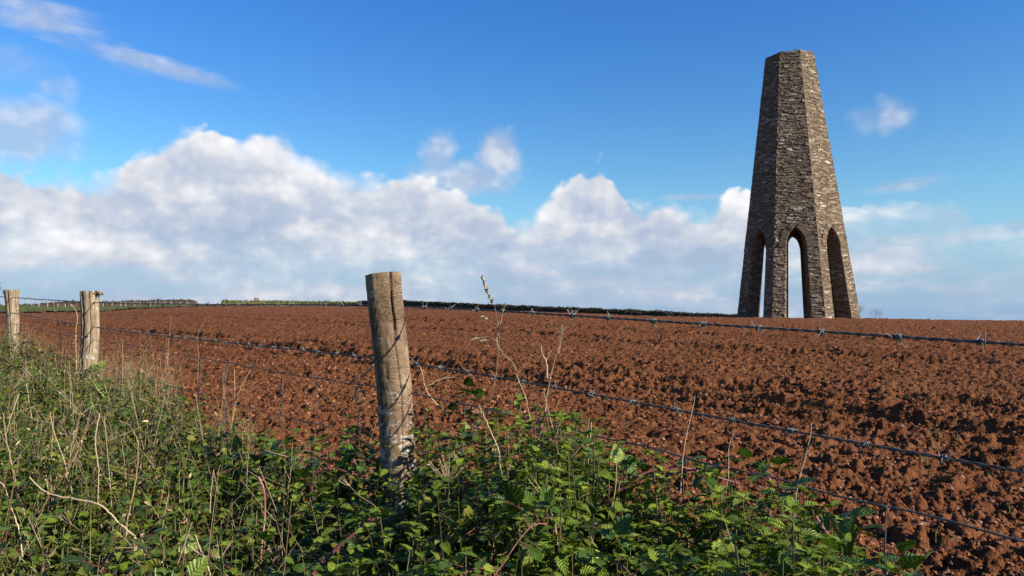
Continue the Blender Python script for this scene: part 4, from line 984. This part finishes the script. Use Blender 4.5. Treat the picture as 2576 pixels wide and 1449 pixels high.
    for px0, d0, n in ((250, 5.1, 80), (345, 4.6, 80), (300, 4.9, 60), (200, 5.6, 30), (420, 4.2, 50), (100, 6.6, 20), (40, 7.3, 20), (590, 3.35, 30)):
        for _ in range(n):
            p = at(px0+g.gauss(0, 26), 900, d0+g.gauss(0, .15)); zt = float(canopy(p[0], p[1])); blade(DB, p[0], p[1], zt-0.2, 0.2+abs(g.gauss(0.10, .09)), g.uniform(.0007, .0015), g.uniform(0, .18))
    f_g = lambda px, d, s: float(np.interp(px, [-300, 420, 700, 1200, 1900, 2300], [1, 1, .3, .15, .3, .6]))
    for x, y, px, d, s in scatter_spots(g, 420, fld=f_g):
        zt = float(canopy(x, y)); blade(GB, x, y, zt-0.26, 0.24+abs(g.gauss(0, .05)), g.uniform(.0010, .0022), g.uniform(0, .18))
    for x, y, px, d, s in scatter_spots(g, 260, fld=f_d):
        zt = float(canopy(x, y)); p = np.array([x, y, zt-0.3]); dr = np.array([g.gauss(0, .16), g.gauss(0, .16), 1.0]); H = g.uniform(0.22, 0.46); P = [p, p+dr*H*.5+rv(g, .01), p+dr*H+rv(g, .02)]
        DS.tube(spline(P, 5), np.linspace(.0013, .0006, 5), 4, g.random(), False)
        for _ in range(g.randint(0, 3)):
            q = p+dr*H*g.uniform(.5, .95); DS.tube([q, q+np.array([g.gauss(0, .05), g.gauss(0, .05), g.uniform(.02, .10)])], [.0010, .0005], 3, g.random(), False)
    BL = Leaves()
    for x, y, px, d, s in scatter_spots(g, 700, fld=f_d):
        zt = float(canopy(x, y)); BL.add(np.array([x, y, zt-g.random()*0.12+.02]), rv(g)+np.array([0, 0, -.6]), rv(g), g.uniform(.010, .026), g.random(), .6)
    for x, y, px, d, s in scatter_spots(g, 380, fld=lambda px, d, s: float(np.interp(px, [-300, 600, 900, 2300], [1, .8, .3, .3]))):
        zt = float(canopy(x, y)); p = np.array([x, y, zt-.16]); dr = np.array([g.gauss(0, .5), g.gauss(0, .5), 1.0]); H = g.uniform(0.10, 0.24); P = [p, p+dr*H*.5+rv(g, .012), p+dr*H+rv(g, .02)]
        DS.tube(spline(P, 5), np.linspace(.0010, .0004, 5), 3, g.random(), False)
        for _ in range(g.randint(2, 5)):
            q = p+dr*H*g.uniform(.5, 1); DS.tube([q, q+np.array([g.gauss(0, .03), g.gauss(0, .03), g.uniform(.01, .05)])], [.0006, .0003], 3, g.random(), False)
    tag(BL.build('withered_leaves', TP_LO, M['blade']), 'small brown withered leaves hanging in the left part of the undergrowth', 'withered leaves', kind='stuff')
    tag(DB.build('dry_grass', M['blade']), 'straw coloured dry grass standing along the left part of the fence', 'dry grass', kind='stuff')
    tag(GB.build('green_grass', M['green_blade']), 'green grass blades growing through the undergrowth', 'grass', kind='stuff')
    tag(DS.build('dead_stalks', M['stalk']), 'thin tan dead stalks tangled in the undergrowth at the left', 'dead stalks', kind='stuff')
    # sprouts in the field
    SP = Tubes()
    for _ in range(420):
        r = 2.6*(26/2.6)**g.random(); a = g.uniform(radians(-30), radians(40)); x, y = r*sin(a), r*cos(a)
        if (x-FA[0])*FN[0]+(y-FA[1])*FN[1] < .3: continue
        z = T1(x, y)+0.01
        for _k in range(g.randint(1, 3)): blade(SP, x+g.gauss(0, .01), y+g.gauss(0, .01), z, g.uniform(.03, .075), .0016, g.uniform(0, .03), 4)
    tag(SP.build('green_sprouts', M['green_blade']), 'tiny green sprouts dotted over the red soil', 'sprouts', kind='stuff')
undergrowth()

# ------------------------------------------------------------------ single plants that stand out
def umbel(TB, p, d, g, n=14, L=0.05, r=.0009, sub=True):
    d = d/np.linalg.norm(d); u = np.cross(d, [.3, .8, .1]); u /= np.linalg.norm(u); v = np.cross(d, u)
    for k in range(n):
        a = k*2*pi/n*1.9+g.uniform(-.3, .3); sp_ = g.uniform(.3, 1.15); o = d+(cos(a)*u+sin(a)*v)*sp_; o /= np.linalg.norm(o); l = L*g.uniform(.75, 1.15)
        q = p+o*l; mid = p+o*l*.5+d*-.002; TB.tube([p, mid, q], [r, r*.8, r*.7], 4, g.random(), False)
        if sub:
            for _ in range(5):
                e = o+rv(g, .5); e /= np.linalg.norm(e); TB.tube([q, q+e*L*.14], [r*.6, r*.9], 3, g.random(), False)
def stalk_thing(name, label, cat, paths, group=None, umbels=(), heads=(), mt='stalk', seed=1):
    """paths: list of (list of (px,py,depth)), radius). One thing with stem, branch and head parts"""
    g = random.Random(seed); P0 = [at(*q) for q in paths[0][0]]
    root = empty(name, P0[-1], label, cat, group)
    for i, (pp, r) in enumerate(paths):
        P = [at(*q) for q in pp]; tb = Tubes(); n = max(6, 5*len(P)); Q = spline(P, n); Q[1:-1] += np.array([rv(g, r*0.35) for _ in range(n-2)])
        tb.tube(Q, np.linspace(r*0.55, r, n), 6, g.random(), False)
        for j in range(len(P)):         # swollen joints
            if 0 < j < len(P)-1: tb.tube([P[j]-np.array([0, 0, r*1.6]), P[j], P[j]+np.array([0, 0, r*1.6])], [r*.7, r*1.15, r*.7], 6, g.random(), False)
        tb.build('stem' if i == 0 else 'branch', M[mt], root)
    for (px, py, dp, dirx, dirz, n, L) in umbels:
        tb = Tubes(); umbel(tb, at(px, py, dp), np.array([dirx, -.2, dirz]), g, n, L); tb.build('umbel', M[mt], root)
    for (pp, w) in heads:               # grass seed heads: small husks along a line
        lv = Leaves(); Q = spline([at(*q) for q in pp], 30)
        for q in Q:
            for _ in range(5):
                d = (Q[0]-Q[-1]); d /= np.linalg.norm(d); lv.add(q, d+rv(g, .45), rv(g), w*g.uniform(.7, 1.4), g.random(), .8)
        lv.build('seed_head', TP_LO, M['husk'], root)
    return root
D = 2.15
stalk_thing('grass_stalk', 'tall pale grass stalk with a feathery seed head against the sky', 'grass stalk',
    [([(1242, 765, D), (1256, 830, D), (1254, 870, D), (1248, 940, D), (1236, 1000, D), (1222, 1090, D), (1215, 1200, D)], .0016), ([(1268, 768, D), (1262, 800, D), (1257, 830, D)], .0008),
     ([(1195, 853, D), (1225, 848, D), (1248, 858, D), (1258, 880, D)], .0008), ([(1216, 798, D), (1240, 812, D), (1254, 820, D)], .0007), ([(1275, 812, D), (1262, 820, D), (1255, 835, D)], .0007)],
    heads=[([(1214, 698, D), (1226, 735, D), (1240, 762, D)], .0085), ([(1269, 766, D), (1266, 778, D)], .006), ([(1186, 854, D), (1208, 850, D)], .0045), ([(1211, 858, D), (1225, 856, D)], .0045), ([(1213, 797, D), (1226, 803, D)], .0045), ([(1254, 815, D), (1250, 855, D), (1254, 880, D)], .0035)], seed=2)
D = 2.0
stalk_thing('dead_stalk', 'bleached forked stalk with an umbel skeleton at its tip, crossing the lower barbed wire', 'dead stalk',
    [([(1414, 838, D), (1403, 880, D), (1384, 950, D), (1377, 990, D), (1372, 1030, D), (1360, 1080, D), (1350, 1130, D), (1342, 1215, D), (1325, 1330, D)], .0028), ([(1409, 840, D), (1408, 880, D), (1404, 890, D)], .0012),
     ([(1361, 868, D), (1364, 890, D), (1374, 912, D), (1378, 960, D)], .0022), ([(1383, 884, D), (1377, 900, D), (1373, 912, D)], .0010)],
    umbels=[(1436, 802, D, .2, 1, 9, .028), (1410, 838, D, 0, 1, 10, .028)], seed=3)
stalk_thing('dead_stalk', 'brown stalk bending down from the pale grass stalk towards the nettles', 'dead stalk',
    [([(1252, 868, D), (1270, 895, D), (1292, 915, D), (1305, 960, D), (1322, 1000, D), (1335, 1060, D), (1352, 1110, D), (1362, 1150, D), (1372, 1200, D), (1368, 1300, D)], .0019)], seed=4)
D = 1.85
stalk_thing('dead_stalk', 'long curved tan stalk among the nettles, left of the forked bleached stalk', 'dead stalk',
    [([(1214, 1035, D), (1232, 1080, D), (1252, 1130, D), (1264, 1210, D), (1272, 1255, D), (1292, 1300, D), (1322, 1350, D)], .0021), ([(1222, 1050, D), (1205, 1075, D), (1188, 1068, D)], .0009)], umbels=[(1212, 1040, D, -.6, .8, 8, .022)], seed=5)
D = 1.7
stalk_thing('umbel_stalk', 'upright dead stalk with a wide umbel skeleton, just right below the near post', 'dead stalk',
    [([(1128, 1212, D), (1131, 1260, D), (1129, 1330, D), (1123, 1400, D), (1122, 1520, D)], .0018), ([(1122, 1265, D), (1127, 1290, D), (1129, 1320, D)], .0011)], umbels=[(1128, 1212, D, -.05, 1, 24, .050)], seed=6)
D = 1.75
stalk_thing('umbel_stalk', 'dead stalk with a narrow curled umbel skeleton in front of the plain wire', 'dead stalk',
    [([(1390, 1118, D), (1394, 1170, D), (1398, 1200, D), (1388, 1260, D), (1383, 1330, D), (1374, 1440, D)], .0017), ([(1443, 1110, D), (1425, 1150, D), (1398, 1205, D)], .0011), ([(1368, 1075, D), (1378, 1098, D), (1390, 1118, D)], .0009), ([(1430, 1165, D), (1408, 1190, D), (1400, 1230, D)], .0008)],
    umbels=[(1390, 1118, D, .3, 1, 12, .050)], seed=7)
D = 1.8
stalk_thing('dead_stalk', 'pair of thin pale stalks close together under the lower barbed wire', 'dead stalk',
    [([(1487, 1060, D), (1487, 1090, D), (1480, 1120, D), (1479, 1180, D), (1478, 1260, D)], .0013), ([(1482, 1052, D), (1478, 1090, D), (1479, 1150, D)], .0010)], seed=8)
D = 1.6
stalk_thing('dead_stalk', 'straight thin pale stalk crossing the lower barbed wire right of centre', 'dead stalk', [([(1750, 988, D), (1738, 1050, D), (1728, 1090, D), (1719, 1142, D), (1712, 1240, D)], .0010)], seed=9)
stalk_thing('dead_stalk', 'thin pale stalk standing alone on the right, touching the lower barbed wire', 'dead stalk', [([(2042, 1063, 1.5), (2038, 1100, 1.5), (2023, 1160, 1.5), (2004, 1235, 1.5), (1996, 1330, 1.5)], .0012)], seed=10)
stalk_thing('dead_stalk', 'thin stalk with a crooked tip standing right of the pale upright leaf', 'dead stalk', [([(1846, 1090, 1.55), (1834, 1125, 1.55), (1832, 1200, 1.55), (1822, 1260, 1.55)], .0009), ([(1838, 1118, 1.55), (1828, 1112, 1.55)], .0006)], seed=11)
stalk_thing('umbel_stalk', 'low leaning stalk with few stiff rays at the bottom, right of the wide umbel', 'dead stalk',
    [([(1243, 1355, 1.5), (1238, 1395, 1.5), (1218, 1430, 1.5), (1205, 1500, 1.5)], .0017), ([(1276, 1388, 1.5), (1258, 1396, 1.5), (1238, 1396, 1.5)], .0010), ([(1222, 1342, 1.5), (1232, 1370, 1.5), (1238, 1395, 1.5)], .0009)], umbels=[(1244, 1352, 1.5, .2, 1, 6, .02)], seed=12)
D = 2.35
stalk_thing('dead_branch', 'pale dead twig poking out left behind the near post', 'twig', [([(947, 910, 2.62), (925, 935, 2.6), (910, 952, 2.6), (895, 985, 2.6), (884, 1010, 2.6)], .0030)], seed=13)
stalk_thing('dead_branch', 'pale forked dead twig arching down right of the near post', 'twig', [([(1030, 897, 2.6), (1058, 926, 2.5), (1066, 960, 2.5), (1078, 992, 2.5), (1112, 1030, 2.5)], .0024), ([(1038, 988, 2.5), (1075, 996, 2.5), (1098, 1018, 2.5), (1125, 1045, 2.5)], .0026)], seed=14)
stalk_thing('dead_branch', 'thin thorny dead twig sticking out to the right of the near post', 'twig', [([(1142, 948, 2.45), (1105, 955, 2.45), (1070, 975, 2.45), (1040, 985, 2.5)], .0018)], seed=15)
L1 = [('tall bleached stalk beside the second fence post, on its left', [([(181, 766, 5.2), (194, 795, 5.2), (190, 845, 5.2), (192, 900, 5.2), (194, 960, 5.2)], .0042)]),
      ('thin bent stalk standing between the two left fence posts', [([(132, 758, 5.6), (140, 790, 5.6), (149, 823, 5.6), (153, 880, 5.6)], .0022)]),
      ('slender stalk crossing the field well right of the second fence post', [([(431, 795, 4.3), (428, 830, 4.3), (424, 860, 4.3), (420, 930, 4.3)], .0012)]),
      ('leaning slender stalk between the second post and the near post', [([(519, 798, 3.9), (500, 835, 3.9), (497, 870, 3.9), (500, 900, 3.9), (495, 990, 3.9)], .0012)]),
      ('spreading bunch of pale stalks at the netting, midway between near and second posts', [([(583, 1080, 3.2), (575, 1040, 3.2), (563, 985, 3.2), (560, 935, 3.2)], .0016), ([(580, 1080, 3.2), (600, 990, 3.2), (630, 930, 3.2)], .0014), ([(582, 1080, 3.2), (590, 1000, 3.2), (590, 930, 3.2)], .0012)]),
      ('stout pale fork of stalk low at the left, seen against dark leaves', [([(126, 1037, 2.3), (140, 1100, 2.3), (165, 1170, 2.3), (182, 1245, 2.3)], .0024)]),
      ('forked tan stalk slanting down left in the lower left corner', [([(231, 1041, 2.2), (205, 1110, 2.2), (167, 1186, 2.2), (128, 1245, 2.2), (86, 1305, 2.2)], .0022), ([(190, 1082, 2.2), (180, 1120, 2.2), (176, 1150, 2.2)], .0012)]),
      ('thickest tan branching stalk, sweeping down to the bottom edge left of centre', [([(74, 1200, 1.75), (120, 1240, 1.75), (180, 1254, 1.75), (246, 1267, 1.75), (290, 1306, 1.75), (338, 1350, 1.75), (360, 1395, 1.75), (392, 1470, 1.75)], .0025), ([(246, 1267, 1.75), (248, 1190, 1.75), (240, 1110, 1.75), (250, 1040, 1.75)], .0018)]),
      ('wavy upright tan stalk rising from the thickest stalk', [([(335, 1085, 1.9), (346, 1110, 1.9), (346, 1171, 1.9), (335, 1245, 1.85), (322, 1300, 1.8), (316, 1349, 1.76)], .0021), ([(346, 1104, 1.9), (325, 1070, 1.9), (300, 1060, 1.9)], .0010), ([(346, 1104, 1.9), (368, 1085, 1.9)], .0010)]),
      ('tall tan stalk beside the left edge of the photo', [([(8, 1040, 2.1), (14, 1096, 2.1), (30, 1170, 2.1), (45, 1245, 2.1), (63, 1301, 2.1), (70, 1400, 2.1)], .0026), ([(14, 1096, 2.1), (30, 1040, 2.1), (48, 990, 2.1)], .0014)]),
      ('pale crooked stalk in the bottom left corner', [([(0, 1212, 1.8), (14, 1232, 1.8), (32, 1290, 1.8), (50, 1346, 1.8), (62, 1460, 1.8)], .0019)]),
      ('straight pale stalk left of the second post foot', [([(66, 965, 3.4), (78, 1040, 3.4), (82, 1110, 3.4)], .0022)]),
      ('pale stalk standing in front of the leaves right of the wavy stalk', [([(537, 1182, 2.0), (531, 1235, 2.0), (528, 1290, 2.0)], .0016), ([(537, 1182, 2.0), (548, 1240, 2.0)], .0014)]),
      ('thin bone white stem leaning over the bottom edge, centre left', [([(490, 1345, 1.6), (510, 1395, 1.6), (530, 1450, 1.6), (536, 1490, 1.6)], .0018)]),
      ('arching pale stalk with a small umbel, left of the thick red bramble cane', [([(880, 1223, 1.9), (905, 1248, 1.9), (940, 1270, 1.9), (960, 1290, 1.9)], .0014)])]
for i, (lb, pp) in enumerate(L1):
    um = []
    if 'umbel' in lb: um = [(880, 1223, 1.9, -.5, 1, 6, .03)]
    if 'bunch' in lb: um = []
    stalk_thing('dead_stalk', lb, 'dead stalk', pp, umbels=um, seed=30+i)
stalk_thing('umbel_stalk', 'stalk with a small spread umbel near the bottom edge, right of the vertical red cane', 'dead stalk', [([(691, 1402, 1.6), (684, 1430, 1.6), (676, 1500, 1.6)], .0016)], umbels=[(691, 1402, 1.6, 0, 1, 9, .025)], seed=61)
stalk_thing('umbel_stalk', 'broken stalk with a flat spread umbel at the bottom, left of the vertical red cane', 'dead stalk', [([(553, 1406, 1.6), (535, 1400, 1.6), (505, 1395, 1.6), (480, 1375, 1.6)], .0014)], umbels=[(553, 1406, 1.6, .2, 1, 8, .034)], seed=62)
stalk_thing('umbel_stalk', 'thin stalk with a wide sparse umbel in the lower left undergrowth', 'dead stalk', [([(178, 1318, 1.8), (215, 1345, 1.8), (248, 1368, 1.8), (262, 1400, 1.8), (300, 1460, 1.8)], .0014), ([(190, 1384, 1.8), (225, 1375, 1.8), (266, 1338, 1.8)], .0012), ([(190, 1384, 1.8), (262, 1404, 1.8)], .0012)], umbels=[(178, 1318, 1.8, -.3, 1, 9, .036)], seed=63)

def cane_thing(label, path, r, leafs, lsize, tone, seed, thorns=24, extra=None):
    g = random.Random(seed); P = [at(*q) for q in path]; root = empty('bramble_cane', P[-1], label, 'bramble')
    a, b, lv = Tubes(), Tubes(), Leaves(); d = a; cane(g, P, r, a, b, lv, d, leafs, lsize, tone, thorns)
    for v_, q_, r_ in zip(b.V, b.Q, b.A):
        mesh_obj('thorn', v_-np.array(root.location), q_-q_.min(), M['thorn'], root, {'rnd': r_})
    for (px, py, dp, L, tn) in (extra or []):
        p = at(px, py, dp); base_ = P[int(np.argmin([np.linalg.norm(c_-p) for c_ in P]))]; e_ = p-np.array([0, 0, L*.9]); a.tube(spline([base_, (base_+e_)/2+np.array([0, 0, .01]), e_], 6), .0013, 5, .4, False); bramble_leaf(g, p-np.array([0, 0, L*.9]), np.array([g.gauss(0, .4), -.5, .9]), L, lv, d, tn)
    a.build('cane', M['cane'], root)
    if lv.P: lv.build('leaves', TP_BR, M['bramble'], root)
cane_thing('thick purplish thorny bramble cane slanting up from the bottom edge to the near post foot', [(700, 1520, 1.45), (785, 1446, 1.5), (848, 1379, 1.6), (905, 1332, 1.75), (958, 1294, 1.9)], .0046, 2, .04, .4, 1, 26)
cane_thing('upright red thorny bramble cane at the bottom, left of the near post', [(650, 1200, 1.75), (664, 1235, 1.75), (666, 1300, 1.75), (658, 1379, 1.72), (652, 1480, 1.7)], .0030, 2, .045, .6, 2, 24, [(672, 1360, 1.68, .045, .75)])
cane_thing('short dark red bramble cane lying level just left of the near post foot', [(790, 1190, 2.0), (835, 1178, 2.0), (880, 1190, 2.0), (930, 1200, 2.05)], .0034, 1, .04, .4, 3, 16, [(785, 1200, 1.9, .055, .72), (778, 1230, 1.88, .05, .7)])
cane_thing('bright red bramble shoot sticking up left of the near post foot', [(888, 1155, 2.0), (900, 1175, 2.0), (912, 1192, 2.02)], .0022, 0, .03, .4, 4, 10)
cane_thing('long dark arching bramble cane crossing bare soil right of centre', [(1441, 1311, 1.9), (1500, 1268, 1.85), (1609, 1219, 1.75), (1720, 1186, 1.68), (1830, 1176, 1.6), (1930, 1205, 1.55)], .0028, 5, .04, .3, 5, 24, [(1610, 1170, 1.7, .035, .4)])
cane_thing('maroon bramble cane at the lower right end of the nettles', [(2052, 1300, 1.4), (2085, 1350, 1.38), (2118, 1392, 1.36), (2160, 1460, 1.34)], .0032, 3, .045, .6, 6, 18, [(2085, 1385, 1.34, .05, .45), (2250, 1385, 1.36, .042, .5), (2230, 1425, 1.3, .05, .3)])
cane_thing('dark bramble shoot with drooping leaves standing up behind the nettles, right of the near post', [(1182, 985, 2.45), (1190, 1020, 2.4), (1188, 1080, 2.35), (1180, 1150, 2.3)], .0024, 3, .045, .15, 7, 14, [(1180, 975, 2.45, .045, .1), (1208, 1004, 2.43, .045, .55), (1165, 995, 2.45, .042, .5), (1195, 1045, 2.4, .04, .12), (1140, 1035, 2.45, .04, .2)])
cane_thing('bramble shoot with broad leaves under the plain wire at the right', [(1950, 1200, 1.5), (1962, 1230, 1.48), (1965, 1290, 1.46)], .0020, 3, .04, .5, 8, 10, [(1900, 1180, 1.5, .045, .55), (1935, 1215, 1.46, .05, .35), (1890, 1150, 1.5, .035, .5)])
cane_thing('leafy bramble sprays reaching up left of the near post', [(905, 1075, 2.6), (890, 1100, 2.55), (850, 1120, 2.5), (800, 1150, 2.4)], .0018, 6, .03, .5, 9, 10)
cane_thing('single bramble spray with a bright leaf behind the netting, further left', [(505, 935, 3.6), (520, 985, 3.5), (540, 1050, 3.4), (545, 1100, 3.3)], .0022, 4, .032, .6, 10, 12)

def big_leaf(label, px, py, dp, L, dirv, nrm, tone, stem_to, seed=1):
    g = random.Random(seed); root = empty('leaf_sprig', at(*stem_to), label, 'leaf'); lv, tb = Leaves(), Tubes(); p = at(px, py, dp)
    lv.add(p, np.array(dirv, float), np.array(nrm, float), L, tone, 1.15); lv.build('leaf', TP_BR, M['bramble'], root)
    tb.tube(spline([p, (p+at(*stem_to))/2+rv(g, .003), at(*stem_to)], 8), .0010, 5, .7, False); tb.build('stem', M['stalk'], root)
big_leaf('pale yellow-green leaf held upright on a thin stem, just under the plain wire', 1551, 1165, 1.65, .042, (0, -.2, 1), (.4, -1, .1), .97, (1540, 1275, 1.65))
big_leaf('dark hanging leaf beside the pale upright leaf under the plain wire', 1565, 1150, 1.68, .05, (.5, -.1, -.5), (.5, -1, .5), .5, (1556, 1230, 1.7))
big_leaf('cream coloured leaf turned underside up, low at the left', 450, 1362, 1.7, .050, (.55, -.2, -.1), (.1, -1, .3), 1.0, (480, 1345, 1.75))
big_leaf('vivid yellow-green leaf cut off by the bottom edge, left of centre', 478, 1450, 1.45, .045, (.4, .1, .5), (.1, -1, .6), .9, (470, 1490, 1.45))
big_leaf('mottled pale green drooping leaf near the bottom edge, right of centre', 1490, 1380, 1.5, .055, (.1, -.1, -1), (.3, -1, .3), .93, (1480, 1340, 1.5))
def nettle_thing(label, px, py, dp, H, seed, sc=1.0, tone=.08):
    g = random.Random(seed); top = at(px, py, dp); base = top-np.array([g.gauss(0, .02), g.gauss(0, .02), H]); root = empty('nettle', base, label, 'nettle')
    lv, tb = Leaves(), Tubes(); nettle_plant(g, base, H, (top-base)[:2], lv, tb, sc, tone, .12); tb.build('stem', M['nstem'], root); lv.build('leaves', TP_HI, M['nettle'], root)
NP = [('nettle touching the right side of the near post foot', 1085, 1090, 2.25, .5), ('tallest nettle in the clump right of the near post', 1235, 1085, 2.0, .55), ('nettle just left of the forked bleached stalk', 1305, 1075, 1.95, .55),
      ('nettle right behind the forked bleached stalk, overlapping the plain wire', 1405, 1045, 1.98, .5), ('nettle between the forked bleached stalk and the pair of thin stalks', 1455, 1195, 1.75, .45), ('small bright nettle top just below the plain wire, on bare soil', 1642, 1145, 1.65, .45),
      ('nettle with broad leaves right of the long dark bramble cane', 1770, 1185, 1.6, .45), ('nettle standing between the two right-hand netting stays', 1960, 1270, 1.45, .4), ('bright nettle under the plain wire at the right end of the clump', 2085, 1282, 1.42, .42),
      ('nettle growing in front of the near post foot', 985, 1130, 2.2, .4), ('nettle with big pale leaves in the bottom middle', 1330, 1405, 1.45, .4), ('nettle at the bottom, left of the rightmost netting stay', 1660, 1330, 1.45, .4),
      ('nettle at the bottom right, below the maroon bramble cane', 1980, 1400, 1.3, .35), ('nettle leaning against the near post on its left side', 905, 1020, 2.55, .5), ('tall nettle in front of the wide umbel skeleton', 1175, 1290, 1.65, .4)]
for i, (lb, px, py, dp, H) in enumerate(NP): nettle_thing(lb, px, py, dp, H, 100+i, random.Random(i).uniform(.85, 1.05))
def grass_thing(label, px, py, dp, n, H, seed, mt='green_blade', w=.003):
    g = random.Random(seed); b = at(px, py, dp); root = empty('grass_tuft', b, label, 'grass tuft'); tb = Leaves()
    tpl = leaf_template(9, 0.0, 0.028, False, 0.5, 0.45)
    for _ in range(n): tb.add(b+rv(g, .008), np.array([g.gauss(0, .4), g.gauss(0, .3), 1]), rv(g), H*g.uniform(.6, 1.1), g.random(), 1)
    tb.build('blades', tpl, M[mt], root)
grass_thing('broad bright grass blades at the rightmost netting stay', 2120, 1420, 1.32, 4, .12, 1)
grass_thing('long green grass blades left of the maroon bramble cane', 2075, 1400, 1.4, 5, .10, 2)
grass_thing('bright green grass blades by the second post, low at the left', 275, 1010, 3.9, 7, .13, 3)
grass_thing('single bright grass blade pointing right above the undergrowth, between the near and second posts', 345, 985, 4.2, 2, .14, 4)

scene.render.engine = 'CYCLES'
